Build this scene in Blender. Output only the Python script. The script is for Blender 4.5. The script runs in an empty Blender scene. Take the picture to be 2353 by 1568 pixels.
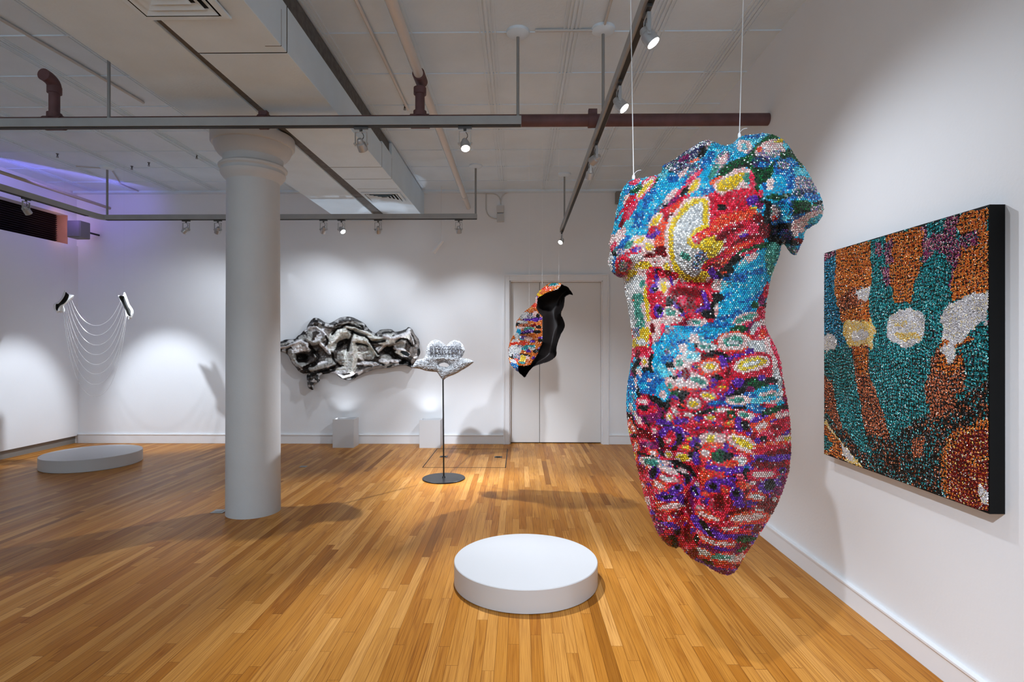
import bpy, bmesh, math, random
import numpy as np
from mathutils import Vector, Matrix, noise

random.seed(7)
rng = np.random.default_rng(11)
S = bpy.context.scene
COL = S.collection

# ------------------------------------------------------------------ camera
F = 1270.0                    # focal length in pixels of a 2353 px wide frame
CX, HY = 1176.5, 789.5        # principal column, horizon row
EYE = 1.5
YAW = math.atan(16.5 / F)
cam_d = bpy.data.cameras.new('camera')
cam = bpy.data.objects.new('camera', cam_d)
COL.objects.link(cam)
cam.location = (0, 0, EYE)
cam.rotation_euler = (math.pi / 2, 0, YAW)
cam_d.sensor_width = 36.0
cam_d.lens = F / 2353.0 * 36.0
cam_d.shift_y = (HY - 784.0) / 2353.0
cam_d.clip_start = 0.05
S.camera = cam

# ------------------------------------------------------------------ world, exposure
W = bpy.data.worlds.new('world')
S.world = W
W.use_nodes = True
bg = W.node_tree.nodes['Background']
bg.inputs[0].default_value = (0.80, 0.95, 1.08, 1)
bg.inputs[1].default_value = 0.95
S.view_settings.view_transform = 'Standard'
S.view_settings.look = 'None'
S.view_settings.gamma = 1.0
S.view_settings.use_curve_mapping = False
S.view_settings.exposure = 0.50
try:
    S.cycles.use_denoising = True
    S.cycles.max_bounces = 6
    S.cycles.diffuse_bounces = 4
    S.cycles.sample_clamp_indirect = 6.0
    S.cycles.use_light_tree = True
except Exception:
    pass

# ------------------------------------------------------------------ room numbers
XR, XL = 1.896, -6.64         # right and left wall
YB = 8.235                    # back wall
YN = -3.2                     # the room goes on behind the camera
ZC = 3.77                     # ceiling
ZT = 3.08                     # underside of the lighting tracks

def ray(x, y):
    u, v = (x - CX) / F, -(y - HY) / F
    return Vector((u * math.cos(YAW) - math.sin(YAW), u * math.sin(YAW) + math.cos(YAW), v))

def at(x, y, Y=None, X=None, Z=None):
    """point of the room seen at photo pixel (x, y) on the plane Y=, X= or Z="""
    d = ray(x, y)
    if Y is not None: t = Y / d.y
    elif X is not None: t = X / d.x
    else: t = (Z - EYE) / d.z
    return Vector((0, 0, EYE)) + d * t

# ------------------------------------------------------------------ lamps of the gallery (light only; the fixtures come later)
def spot(name, loc, target, watt, angle, blend=0.5, size=0.03, color=(0.88, 0.95, 1.06)):
    l = bpy.data.lights.new(name, 'SPOT')
    l.energy = watt; l.spot_size = math.radians(angle); l.spot_blend = blend
    l.shadow_soft_size = size; l.color = color
    o = bpy.data.objects.new(name, l); COL.objects.link(o)
    o.location = loc
    o.rotation_euler = (Vector(target) - Vector(loc)).to_track_quat('-Z', 'Y').to_euler()
    return o

def area(name, loc, target, watt, sx, sy, color=(1, 1, 1)):
    l = bpy.data.lights.new(name, 'AREA')
    l.energy = watt; l.shape = 'RECTANGLE'; l.size = sx; l.size_y = sy; l.color = color
    o = bpy.data.objects.new(name, l); COL.objects.link(o)
    o.location = loc
    o.rotation_euler = (Vector(target) - Vector(loc)).to_track_quat('-Z', 'Y').to_euler()
    return o

ZL = 2.93
# (place, aim, watt, cone, track)
LAMPS = [
    # near track
    ((-1.155, 4.02, ZL), (-0.80, 5.95, 1.15), 400, 42, 'near'),
    ((-0.395, 4.02, ZL), (0.05, 2.55, 0.0), 230, 72, 'near'),
    # back track
    ((-4.27, 7.03, ZL), (-6.7, 7.2, 0.40), 210, 38, 'back'),
    ((-3.86, 7.03, ZL), (-4.9, 8.2, 1.4), 40, 100, 'back'),
    ((-2.50, 7.03, ZL), (-3.1, 8.2, 1.8), 36, 90, 'back'),
    ((-2.27, 7.03, ZL), (-0.80, 5.85, 1.10), 420, 44, 'back'),
    ((-1.80, 7.03, ZL), (-2.1, 8.2, 1.7), 26, 90, 'back'),
    ((-0.77, 7.03, ZL), (-0.7, 8.2, 0.9), 48, 100, 'back'),
    # left track
    ((-5.37, 5.95, ZL), (-5.25, 8.2, 0.55), 220, 42, 'left'),
    # track along the room
    ((0.605, 2.62, ZL), (1.85, 2.2, 1.0), 14, 130, 'long'),
    ((0.605, 3.36, ZL), (1.88, 2.7, 1.3), 38, 115, 'long'),
    ((0.605, 4.36, ZL), (-2.45, 8.2, 1.4), 110, 38, 'long'),
    ((0.605, 4.72, ZL), (0.35, 6.5, 0.7), 170, 80, 'long'),
    ((0.605, 7.84, ZL), (-0.80, 5.95, 1.1), 430, 46, 'long'),
]
for k, (p, t, w, a, tr) in enumerate(LAMPS):
    dv = (Vector(t) - Vector(p)).normalized()
    spot('spot_light', Vector(p) + dv * 0.10, t, w, a, 1.0 if a > 75 else 0.7)
# unseen lamps over and behind the camera; the low-aimed ones are added fill
_f, _b = at(1752, 1527, Z=0), at(1668, 1318, Y=1.97)
spot('spot_light', _f + (_b - _f) * (3.0 / _b.z), (0.72, 2.0, 1.15), 270, 50, 0.8)
spot('spot_light', (0.75, -0.6, 3.05), (0.85, 1.9, 1.3), 40, 50, 0.8)
spot('spot_light', (-2.6, 1.4, 3.0), (-2.2, 2.8, 0.0), 14, 80, 0.9)
spot('spot_light', (-0.2, 1.3, 3.05), (0.0, 1.6, 0.0), 30, 54, 0.8)
spot('spot_light', (-4.6, 1.2, 3.0), (-3.9, 1.6, 0.0), 24, 60, 0.7)
spot('spot_light', (-2.2, 0.8, 3.05), (-2.4, 4.9, 0.2), 60, 36, 0.9)
# uplights sitting in the two low boxes at the back wall
spot('spot_light', (-2.60, 8.03, 0.32), (-2.55, 8.08, 2.2), 7, 120, 1.0, 0.05)
spot('spot_light', (-1.32, 8.03, 0.32), (-1.40, 8.08, 2.2), 7, 120, 1.0, 0.05)
spot('spot_light', (-2.60, 7.97, 0.36), (-2.30, 7.56, 3.4), 40, 28, 0.15, 0.02)
spot('spot_light', (-1.32, 7.97, 0.36), (-1.75, 7.74, 3.3), 40, 18, 0.15, 0.02)
# violet light in the window zone of the left wall
area('led_light', (-6.3, 6.6, 3.62), (-6.7, 6.9, 3.55), 4.2, 3.0, 0.03, (0.28, 0.22, 1.0))
area('led_light', (-6.28, 7.6, 3.3), (-6.6, 8.4, 3.2), 0.4, 0.3, 0.3, (0.35, 0.2, 1.0))
area('led_light', (-6.50, 7.98, 3.15), (-6.66, 8.17, 3.12), 0.14, 0.05, 0.4, (0.15, 0.2, 1.0))
area('led_light', (-6.50, 7.80, 3.2), (-6.78, 8.07, 3.17), 0.30, 0.1, 0.3, (1.0, 0.45, 0.15))  # warm light added to colour the window jamb

# ------------------------------------------------------------------ materials
def mat(name, color=(0.8, 0.8, 0.8), rough=0.5, metal=0.0, emit=None, estr=0.0, attr=None, coat=0.0, spec=0.5):
    m = bpy.data.materials.new(name); m.use_nodes = True
    b = m.node_tree.nodes['Principled BSDF']
    b.inputs['Base Color'].default_value = (*color, 1)
    b.inputs['Roughness'].default_value = rough
    b.inputs['Metallic'].default_value = metal
    b.inputs['Coat Weight'].default_value = coat
    b.inputs['Coat Roughness'].default_value = 0.1
    b.inputs['Specular IOR Level'].default_value = spec
    if emit:
        b.inputs['Emission Color'].default_value = (*emit, 1)
        b.inputs['Emission Strength'].default_value = estr
    if attr:
        a = m.node_tree.nodes.new('ShaderNodeAttribute'); a.attribute_name = attr
        m.node_tree.links.new(a.outputs['Color'], b.inputs['Base Color'])
    return m

def noisy(m, scale, amount, bump=0.0, dist=0.01, detail=4.0, bscale=None):
    """a little mottling of the base colour and a fine bump"""
    nt = m.node_tree; b = nt.nodes['Principled BSDF']
    tc = nt.nodes.new('ShaderNodeTexCoord')
    n = nt.nodes.new('ShaderNodeTexNoise'); n.inputs['Scale'].default_value = scale; n.inputs['Detail'].default_value = detail
    nt.links.new(tc.outputs['Object'], n.inputs['Vector'])
    c = b.inputs['Base Color'].default_value[:]
    r = nt.nodes.new('ShaderNodeValToRGB')
    r.color_ramp.elements[0].position = 0.3; r.color_ramp.elements[1].position = 0.7
    r.color_ramp.elements[0].color = (*[v * (1 - amount) for v in c[:3]], 1)
    r.color_ramp.elements[1].color = (*[min(1, v * (1 + amount)) for v in c[:3]], 1)
    nt.links.new(n.outputs['Fac'], r.inputs['Fac']); nt.links.new(r.outputs['Color'], b.inputs['Base Color'])
    if bump:
        n2 = nt.nodes.new('ShaderNodeTexNoise'); n2.inputs['Scale'].default_value = bscale or scale * 6; n2.inputs['Detail'].default_value = 3
        nt.links.new(tc.outputs['Object'], n2.inputs['Vector'])
        bp = nt.nodes.new('ShaderNodeBump'); bp.inputs['Strength'].default_value = bump; bp.inputs['Distance'].default_value = dist
        nt.links.new(n2.outputs['Fac'], bp.inputs['Height']); nt.links.new(bp.outputs['Normal'], b.inputs['Normal'])
    return m

M = {}
M['wall'] = noisy(mat('wall_paint', (0.785, 0.80, 0.815), 0.65), 1.3, 0.02, 0.15, 0.004, bscale=60)
M['ceil'] = noisy(mat('ceiling_paint', (0.69, 0.82, 0.93), 0.5), 2.2, 0.05, 0.3, 0.006, bscale=35)
M['duct'] = noisy(mat('duct_paint', (0.69, 0.84, 0.96), 0.55), 3.0, 0.04, 0.3, 0.004, bscale=50)
M['gap'] = noisy(mat('gap_shade_paint', (0.12, 0.118, 0.115), 0.8), 20, 0.25)  # dark colour stands for the shade in the gaps around the duct
M['column'] = noisy(mat('column_paint', (0.56, 0.585, 0.60), 0.5), 3.0, 0.03, 0.25, 0.004, bscale=40)
M['white'] = mat('white_paint', (0.58, 0.58, 0.585), 0.45)
M['trim'] = mat('trim_paint', (0.78, 0.795, 0.81), 0.35)
M['door'] = mat('door_paint', (0.72, 0.72, 0.71), 0.4)
M['black'] = mat('black_paint', (0.004, 0.004, 0.004), 0.6, spec=0.15)
M['blackmetal'] = mat('black_metal', (0.012, 0.012, 0.012), 0.35, 0.6)
M['track'] = noisy(mat('track_grey', (0.33, 0.345, 0.35), 0.5), 8, 0.06)
M['slot'] = mat('track_slot', (0.015, 0.014, 0.012), 0.6)
M['rod'] = mat('rod_grey', (0.28, 0.28, 0.275), 0.45, 0.2)
M['lampmetal'] = mat('lamp_metal', (0.45, 0.46, 0.47), 0.3, 0.45)
M['lampdark'] = mat('lamp_dark', (0.10, 0.10, 0.10), 0.35, 0.7)
M['lens'] = mat('lamp_lens_lit', (1, 1, 1), 0.4, emit=(1, 0.99, 0.97), estr=22)
M['lens_off'] = mat('lamp_lens_side', (0.5, 0.5, 0.5), 0.1, 0.6)
M['red'] = noisy(mat('red_pipe_paint', (0.115, 0.052, 0.055), 0.6), 12, 0.2)
M['whitepipe'] = mat('white_pipe_paint', (0.66, 0.66, 0.65), 0.45)
M['conduit'] = mat('conduit_paint', (0.55, 0.55, 0.54), 0.5)
M['beige'] = mat('beige_pipe_paint', (0.42, 0.36, 0.26), 0.55)
M['cable'] = mat('white_cable', (0.85, 0.85, 0.85), 0.5)
M['grey'] = mat('grey_metal', (0.24, 0.23, 0.21), 0.5, 0.2)
M['orange'] = noisy(mat('orange_jamb', (0.55, 0.30, 0.18), 0.6), 6, 0.1)
M['speaker'] = mat('speaker_grey', (0.20, 0.19, 0.17), 0.6)
M['brown'] = mat('dark_brown_line', (0.035, 0.016, 0.006), 0.6)
M['steel'] = mat('floor_plate', (0.30, 0.30, 0.30), 0.35, 0.6)

def floor_material():
    m = bpy.data.materials.new('oak_floor'); m.use_nodes = True
    nt = m.node_tree; b = nt.nodes['Principled BSDF']; N = nt.nodes; L = nt.links
    def nd(t, **kw):
        n = N.new(t)
        for k, v in kw.items(): setattr(n, k, v)
        return n
    def mth(op, a, c=None, e=None):
        n = nd('ShaderNodeMath', operation=op)
        for i, v in enumerate((a, c, e)):
            if v is None: continue
            if isinstance(v, (int, float)): n.inputs[i].default_value = v
            else: L.new(v, n.inputs[i])
        return n.outputs[0]
    tc = nd('ShaderNodeTexCoord'); sp = nd('ShaderNodeSeparateXYZ'); L.new(tc.outputs['Object'], sp.inputs[0])
    X, Y = sp.outputs[0], sp.outputs[1]
    xs = mth('DIVIDE', X, 0.057); row = mth('FLOOR', xs); fx = mth('FRACT', xs)
    wn = nd('ShaderNodeTexWhiteNoise', noise_dimensions='1D'); L.new(row, wn.inputs['W'])
    off = mth('MULTIPLY', wn.outputs['Value'], 7.3)
    ln = mth('MULTIPLY_ADD', wn.outputs['Value'], 0.5, 0.9)
    ys = mth('ADD', mth('DIVIDE', Y, ln), off); colm = mth('FLOOR', ys); fy = mth('FRACT', ys)
    cmb = nd('ShaderNodeCombineXYZ'); L.new(row, cmb.inputs[0]); L.new(colm, cmb.inputs[1])
    pn = nd('ShaderNodeTexWhiteNoise', noise_dimensions='3D'); L.new(cmb.outputs[0], pn.inputs['Vector'])
    # grain coordinates, shifted per plank
    gx = mth('MULTIPLY_ADD', pn.outputs['Value'], 31.0, X)
    gy = mth('MULTIPLY_ADD', pn.outputs['Value'], 17.0, Y)
    gc = nd('ShaderNodeCombineXYZ'); L.new(gx, gc.inputs[0]); L.new(mth('MULTIPLY', gy, 0.035), gc.inputs[1])
    g1 = nd('ShaderNodeTexNoise'); g1.inputs['Scale'].default_value = 15; g1.inputs['Detail'].default_value = 2.0; g1.inputs['Roughness'].default_value = 0.45
    L.new(gc.outputs[0], g1.inputs['Vector'])
    rings = mth('FRACT', mth('MULTIPLY', g1.outputs['Fac'], 11.0))
    rings0 = mth('POWER', mth('ABSOLUTE', mth('MULTIPLY_ADD', rings, 2.0, -1.0)), 2.5)
    pm = nd('ShaderNodeTexWhiteNoise', noise_dimensions='3D'); pv = nd('ShaderNodeVectorMath', operation='ADD'); L.new(cmb.outputs[0], pv.inputs[0]); pv.inputs[1].default_value = (3.7, 9.1, 1.3); L.new(pv.outputs[0], pm.inputs['Vector'])
    rings = mth('MULTIPLY', rings0, mth('MULTIPLY_ADD', pm.outputs['Value'], 0.85, 0.1))
    fc = nd('ShaderNodeCombineXYZ'); L.new(mth('MULTIPLY', gx, 260.0), fc.inputs[0]); L.new(mth('MULTIPLY', gy, 3.5), fc.inputs[1])
    g2 = nd('ShaderNodeTexNoise'); g2.inputs['Scale'].default_value = 1.0; g2.inputs['Detail'].default_value = 2
    L.new(fc.outputs[0], g2.inputs['Vector'])
    ramp = nd('ShaderNodeValToRGB'); e = ramp.color_ramp.elements
    e[0].position = 0.0; e[0].color = (0.29, 0.105, 0.012, 1)
    e[1].position = 1.0; e[1].color = (0.70, 0.35, 0.095, 1)
    for p, c in ((0.05, (0.42, 0.155, 0.018, 1)), (0.35, (0.50, 0.205, 0.030, 1)), (0.85, (0.59, 0.272, 0.058, 1))):
        k = ramp.color_ramp.elements.new(p); k.color = c
    L.new(pn.outputs['Value'], ramp.inputs['Fac'])
    def mixmul(a, fac, col):
        n = nd('ShaderNodeMix', data_type='RGBA', blend_type='MULTIPLY')
        L.new(fac, n.inputs['Factor']); L.new(a, n.inputs['A']); n.inputs['B'].default_value = col
        return n.outputs['Result']
    c = mixmul(ramp.outputs['Color'], mth('MULTIPLY', rings, 0.7), (0.46, 0.30, 0.16, 1))
    fib = nd('ShaderNodeMapRange'); fib.inputs['From Min'].default_value = 0.45; fib.inputs['From Max'].default_value = 0.75
    L.new(g2.outputs['Fac'], fib.inputs['Value'])
    c = mixmul(c, mth('MULTIPLY', fib.outputs['Result'], 0.6), (0.42, 0.30, 0.2, 1))
    ex = mth('LESS_THAN', mth('MINIMUM', fx, mth('SUBTRACT', 1.0, fx)), 0.018)
    ey = mth('LESS_THAN', fy, 0.0022)
    c = mixmul(c, mth('MULTIPLY', mth('MAXIMUM', ex, ey), 0.75), (0.25, 0.16, 0.1, 1))
    L.new(c, b.inputs['Base Color'])
    rr = mth('MULTIPLY_ADD', g1.outputs['Fac'], 0.16, 0.25)
    L.new(rr, b.inputs['Roughness'])
    b.inputs['Specular IOR Level'].default_value = 0.07
    bp = nd('ShaderNodeBump'); bp.inputs['Strength'].default_value = 0.12; bp.inputs['Distance'].default_value = 0.002
    h = mth('SUBTRACT', g2.outputs['Fac'], mth('MULTIPLY', mth('MAXIMUM', ex, ey), 1.5))
    L.new(h, bp.inputs['Height']); L.new(bp.outputs['Normal'], b.inputs['Normal'])
    return m
M['floor'] = floor_material()

# ------------------------------------------------------------------ mesh helpers
def bm_box(bm, x0, x1, y0, y1, z0, z1):
    r = bmesh.ops.create_cube(bm, size=1.0)
    for v in r['verts']:
        v.co = Vector((x0 + (v.co.x + .5) * (x1 - x0), y0 + (v.co.y + .5) * (y1 - y0), z0 + (v.co.z + .5) * (z1 - z0)))
    return r['verts']

def bm_cyl(bm, p, q, r0, r1=None, seg=24, caps=True):
    p, q = Vector(p), Vector(q); d = q - p
    r1 = r0 if r1 is None else r1
    R = bmesh.ops.create_cone(bm, cap_ends=caps, cap_tris=False, segments=seg, radius1=r0, radius2=r1, depth=d.length)
    rot = d.to_track_quat('Z', 'Y').to_matrix().to_4x4()
    mt = Matrix.Translation((p + q) / 2) @ rot
    for v in R['verts']: v.co = mt @ v.co
    return R['verts']

def bm_lathe(bm, prof, seg=64, c=(0, 0, 0)):
    rings = []
    for r, z in prof:
        rings.append([bm.verts.new((c[0] + r * math.cos(2 * math.pi * k / seg), c[1] + r * math.sin(2 * math.pi * k / seg), c[2] + z)) for k in range(seg)])
    for a, b2 in zip(rings, rings[1:]):
        for k in range(seg):
            bm.faces.new((a[k], a[(k + 1) % seg], b2[(k + 1) % seg], b2[k]))
    if prof[0][0] > 1e-5: bm.faces.new(rings[0][::-1])
    if prof[-1][0] > 1e-5: bm.faces.new(rings[-1])
    return rings

def bm_tube(bm, pts, r, seg=8):
    pts = [Vector(p) for p in pts]; rings = []
    up = Vector((0, 0, 1))
    for i, p in enumerate(pts):
        t = (pts[min(i + 1, len(pts) - 1)] - pts[max(i - 1, 0)]).normalized()
        a = t.cross(up)
        if a.length < 1e-3: a = t.cross(Vector((0, 1, 0)))
        a.normalize(); b2 = a.cross(t)
        rings.append([bm.verts.new(p + a * r * math.cos(2 * math.pi * k / seg) + b2 * r * math.sin(2 * math.pi * k / seg)) for k in range(seg)])
    for a, b2 in zip(rings, rings[1:]):
        for k in range(seg): bm.faces.new((a[k], a[(k + 1) % seg], b2[(k + 1) % seg], b2[k]))
    bm.faces.new(rings[0][::-1]); bm.faces.new(rings[-1])

def arc(p0, p1, p2, n=8):
    p0, p1, p2 = map(Vector, (p0, p1, p2))
    return [p0 * (1 - t) ** 2 + p1 * 2 * t * (1 - t) + p2 * t * t for t in [i / n for i in range(n + 1)]]

def obj(name, bm, m, parent=None, smooth=False, bevel=0.0, loc=None):
    me = bpy.data.meshes.new(name)
    bmesh.ops.recalc_face_normals(bm, faces=bm.faces)
    bm.to_mesh(me); bm.free()
    if not isinstance(m, (list, tuple)): m = [m]
    for k in m: me.materials.append(k)
    o = bpy.data.objects.new(name, me); COL.objects.link(o)
    if parent: o.parent = parent
    if loc is not None: o.location = loc
    if smooth:
        for p in me.polygons: p.use_smooth = True
        e = o.modifiers.new('edges', 'EDGE_SPLIT'); e.split_angle = math.radians(35)
    if bevel:
        b = o.modifiers.new('bevel', 'BEVEL'); b.width = bevel; b.segments = 2; b.limit_method = 'ANGLE'
    return o

def recenter(o, c):
    """put a mesh object's origin at c, geometry staying where it is"""
    c = Vector(c)
    o.data.transform(Matrix.Translation(-c)); o.location = c
    return o

def struct(o):
    o['kind'] = 'structure'; return o

def tag(o, label, cat, group=None):
    o['label'] = label; o['category'] = cat
    if group: o['group'] = group
    return o

def thing(name, loc, label, cat, group=None, rz=0.0):
    o = bpy.data.objects.new(name, None); COL.objects.link(o)
    o.empty_display_size = 0.05
    o.location = loc; o.rotation_euler = (0, 0, rz)
    return tag(o, label, cat, group)

def dup(root, loc):
    """copy of a thing, its parts and their sub-parts"""
    r = root.copy(); COL.objects.link(r); r.location = loc
    for ch in list(root.children):
        c = ch.copy(); COL.objects.link(c); c.parent = r
        for g in ch.children:
            d = g.copy(); COL.objects.link(d); d.parent = c
    return r

# ================================================================== THE ROOM
bm = bmesh.new(); bm_box(bm, XL - 0.5, XR + 0.2, YN, YB + 0.3, -0.12, 0.0)
struct(obj('floor', bm, M['floor']))

bm = bmesh.new()
bm_box(bm, XL - 0.5, XR + 0.2, YN, YB + 0.3, ZC, ZC + 0.15)
y = YB - 0.55
while y > 0.4:                                   # seams of the pressed tin sheets
    bm_box(bm, XL, XR, y - 0.006, y + 0.006, ZC - 0.008, ZC + 0.002)
    y -= 0.61
x = -6.33
while x < XR:                                    # ribbed bands
    for k in (-2, -1, 0, 1, 2):
        w = 0.009 if k == 0 else 0.006
        y = YB - 0.55
        bm_box(bm, x + k * 0.028 - w, x + k * 0.028 + w, 0.2, YB - 0.1, ZC - (0.011 if k == 0 else 0.007), ZC + 0.002)
    x += 0.61
# coved edge along the back wall
bm_box(bm, XL, XR, YB - 0.10, YB + 0.01, ZC - 0.03, ZC + 0.002)
struct(obj('ceiling', bm, M['ceil']))

# back wall with the opening of the door
DX0, DX1, DZ = at(1170, 700, Y=YB).x, at(1385, 700, Y=YB).x, at(1200, 645, Y=YB).z
bm = bmesh.new()
bm_box(bm, XL - 0.5, DX0, YB, YB + 0.25, 0, ZC + 0.1)
bm_box(bm, DX1, XR + 0.2, YB, YB + 0.25, 0, ZC + 0.1)
bm_box(bm, DX0, DX1, YB, YB + 0.25, DZ, ZC + 0.1)
struct(obj('wall_back', bm, M['wall']))

bm = bmesh.new(); bm_box(bm, XR, XR + 0.2, YN, YB + 0.1, 0, ZC + 0.1)
struct(obj('wall_right', bm, M['wall']))

# left wall: lower panel on a recessed toe, window band on top
ZW0, ZW1, YW = 2.96, 3.39, 8.07
bm = bmesh.new()
bm_box(bm, XL - 0.25, XL, 1.0, YB + 0.05, 0.115, ZW0)
bm_box(bm, XL - 0.25, XL - 0.02, YW, YB + 0.05, ZW0 - 0.02, ZC + 0.02)
bm_box(bm, XL - 0.25, XL - 0.02, 1.0, YW, ZW1, ZC + 0.02)
bm_box(bm, XL - 0.4, XL - 0.24, YN, YB + 0.05, 0, ZC + 0.05)
bm_box(bm, XL - 0.25, XL, YN, 1.0, 0, ZC)
struct(obj('wall_left', bm, M['wall']))
bm = bmesh.new(); bm_box(bm, XL - 0.2, XL - 0.045, 1.0, YB, 0, 0.14)
struct(obj('baseboard_left', bm, M['grey']))

# window 1: black blinds in the band
wbm = bmesh.new(); bm_box(wbm, XL - 0.235, XL - 0.215, 1.0, YW, ZW0, ZW1)
win = struct(obj('window_1', wbm, M['black']))
bm = bmesh.new()
n = 14
for k in range(n):
    z = ZW0 + 0.02 + k * (ZW1 - ZW0 - 0.03) / (n - 1)
    vs = bm_box(bm, XL - 0.20, XL - 0.160, 1.0, YW - 0.02, z - 0.0015, z + 0.0015)
    for v in vs: v.co.z += (v.co.x - (XL - 0.18)) * 0.7
obj('blind', bm, mat('blind_black', (0.012, 0.007, 0.006), 0.4), win)
bm = bmesh.new(); bm_box(bm, XL - 0.20, XL - 0.021, YW - 0.012, YW + 0.004, ZW0, ZW1)
obj('window_frame', bm, M['orange'], win)

# baseboards
bm = bmesh.new()
def base_x(bm, x0, x1):
    bm_box(bm, x0, x1, YB - 0.018, YB + 0.01, 0, 0.125)
    bm_box(bm, x0, x1, YB - 0.026, YB + 0.01, 0.125, 0.142)
cas = 0.075
base_x(bm, XL + 0.01, DX0 - cas); base_x(bm, DX1 + cas, XR)
struct(obj('baseboard_back', bm, M['trim'], bevel=0.003))
bm = bmesh.new()
bm_box(bm, XR - 0.018, XR + 0.01, YN, YB - 0.02, 0, 0.112)
bm_box(bm, XR - 0.026, XR + 0.01, YN, YB - 0.02, 0.112, 0.127)
struct(obj('baseboard_right', bm, M['trim'], bevel=0.003))

# door: two flush leaves in a white casing
bm = bmesh.new()
bm_box(bm, DX0 - cas, DX0 + 0.004, YB - 0.03, YB + 0.01, 0, DZ + cas)
bm_box(bm, DX1 - 0.004, DX1 + cas, YB - 0.03, YB + 0.01, 0, DZ + cas)
bm_box(bm, DX0 + 0.004, DX1 - 0.004, YB - 0.03, YB + 0.01, DZ - 0.004, DZ + cas)
bm_box(bm, DX0 - cas - 0.012, DX0 - cas + 0.01, YB - 0.042, YB + 0.01, 0, DZ + cas + 0.012)
bm_box(bm, DX1 + cas - 0.01, DX1 + cas + 0.012, YB - 0.042, YB + 0.01, 0, DZ + cas + 0.012)
bm_box(bm, DX0 - cas + 0.01, DX1 + cas - 0.01, YB - 0.042, YB + 0.01, DZ + cas - 0.01, DZ + cas + 0.012)
bm_box(bm, DX0 - 0.001, DX0 + 0.02, YB, YB + 0.2, 0, DZ); bm_box(bm, DX1 - 0.02, DX1 + 0.001, YB, YB + 0.2, 0, DZ)
bm_box(bm, DX0, DX1, YB, YB + 0.2, DZ - 0.02, DZ + 0.001)
door = struct(obj('door_1', bm, M['trim'], bevel=0.002))
XS = at(1240, 900, Y=YB + 0.08).x
for a, c in ((DX0 + 0.02, XS - 0.003), (XS + 0.003, DX1 - 0.02)):
    bm = bmesh.new(); bm_box(bm, a, c, YB + 0.08, YB + 0.12, 0.012, DZ - 0.022)
    obj('door_leaf', bm, M['door'], door, bevel=0.003)
bm = bmesh.new(); bm_box(bm, DX0, DX1, YB + 0.09, YB + 0.25, 0.0, DZ)
obj('door_backing', bm, M['black'], door)

# long beam carried by the column
BX0, BX1, BZ = -2.67, -2.08, 3.335
bm = bmesh.new(); bm_box(bm, BX0, BX1, 0.3, YB + 0.02, BZ, ZC + 0.02)
struct(obj('trim_1', bm, M['duct'], bevel=0.006))

# column
cc = (-2.37, 4.90)
def col_profile():
    P = [(0.2260, 0.0), (0.2245, 0.5), (0.2220, 1.5), (0.2190, 2.6), (0.2180, 2.93)]
    P += [(0.226, 2.945), (0.245, 2.962), (0.262, 2.985), (0.270, 3.005), (0.262, 3.020), (0.262, 3.034), (0.281, 3.046), (0.284, 3.062),
          (0.272, 3.074), (0.250, 3.084), (0.247, 3.112), (0.250, 3.140), (0.262, 3.150), (0.285, 3.166), (0.305, 3.192), (0.318, 3.222),
          (0.322, 3.245), (0.336, 3.248), (0.345, 3.262), (0.345, 3.335)]
    return P
bm = bmesh.new(); bm_lathe(bm, [p for p in col_profile() if p[1] <= 2.94] , 96)
ct = thing('column', (cc[0], cc[1], 0), 'thick round white column with moulded capital standing on the wood floor', 'column')
obj('shaft', bm, M['column'], ct, smooth=True)
bm = bmesh.new(); bm_lathe(bm, [p for p in col_profile() if p[1] >= 2.93], 96)
obj('capital', bm, M['column'], ct, smooth=True)

# ------------------------------------------------------------------ air duct beside the beam
DXR = -1.42
dt = thing('air_duct', (-1.7, 5.0, 3.3), 'wide white painted air duct running along the ceiling beside the beam', 'duct')
def zb(y): return 3.28 + 0.020 * (y - 3.4)
def duct_piece(name, y0, y1, top, m=M['duct'], x0=-1.965, x1=DXR, drop=0.0):
    bm = bmesh.new()
    vs = bm_box(bm, x0, x1, y0, y1, 0, 1)
    for v in vs: v.co.z = (zb(v.co.y) - drop) if v.co.z < .5 else top
    o = obj(name, bm, m, dt, bevel=0.004)
    o.data.transform(Matrix.Translation(-Vector((-1.7, 5.0, 3.3))))
    return o
duct_piece('duct_section', 0.3, 3.36, 3.565)
duct_piece('duct_section', 3.372, 5.70, 3.565)
duct_piece('duct_section', 5.712, 6.14, 3.60)
duct_piece('duct_section', 6.152, YB, ZC - 0.031)
duct_piece('flange', 3.34, 3.40, 3.57, M['slot'], -1.962, DXR - 0.002, -0.002)
duct_piece('flange', 5.68, 5.74, 3.57, M['slot'], -1.962, DXR - 0.002, -0.002)
duct_piece('flange', 6.12, 6.18, 3.57, M['slot'], -1.962, DXR - 0.002, -0.002)
for (x0, x1, y0, y1) in ((-1.52, DXR + 0.001, 3.280, 3.287), (-1.93, -1.45, 6.56, 6.568)):
    duct_piece('seam', y0, y1, 3.5, M['slot'], x0, x1, 0.0015)
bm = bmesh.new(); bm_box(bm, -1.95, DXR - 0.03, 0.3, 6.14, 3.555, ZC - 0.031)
o = obj('gap_shade_box', bm, M['gap'], dt); o.data.transform(Matrix.Translation(-Vector((-1.7, 5.0, 3.3))))  # dark box painted as the shaded gap over the duct
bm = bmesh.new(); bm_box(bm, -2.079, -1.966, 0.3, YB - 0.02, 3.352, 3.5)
o = obj('gap_shade_strip', bm, M['gap'], dt); o.data.transform(Matrix.Translation(-Vector((-1.7, 5.0, 3.3))))  # dark strip put in as the shade between beam and duct

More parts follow.
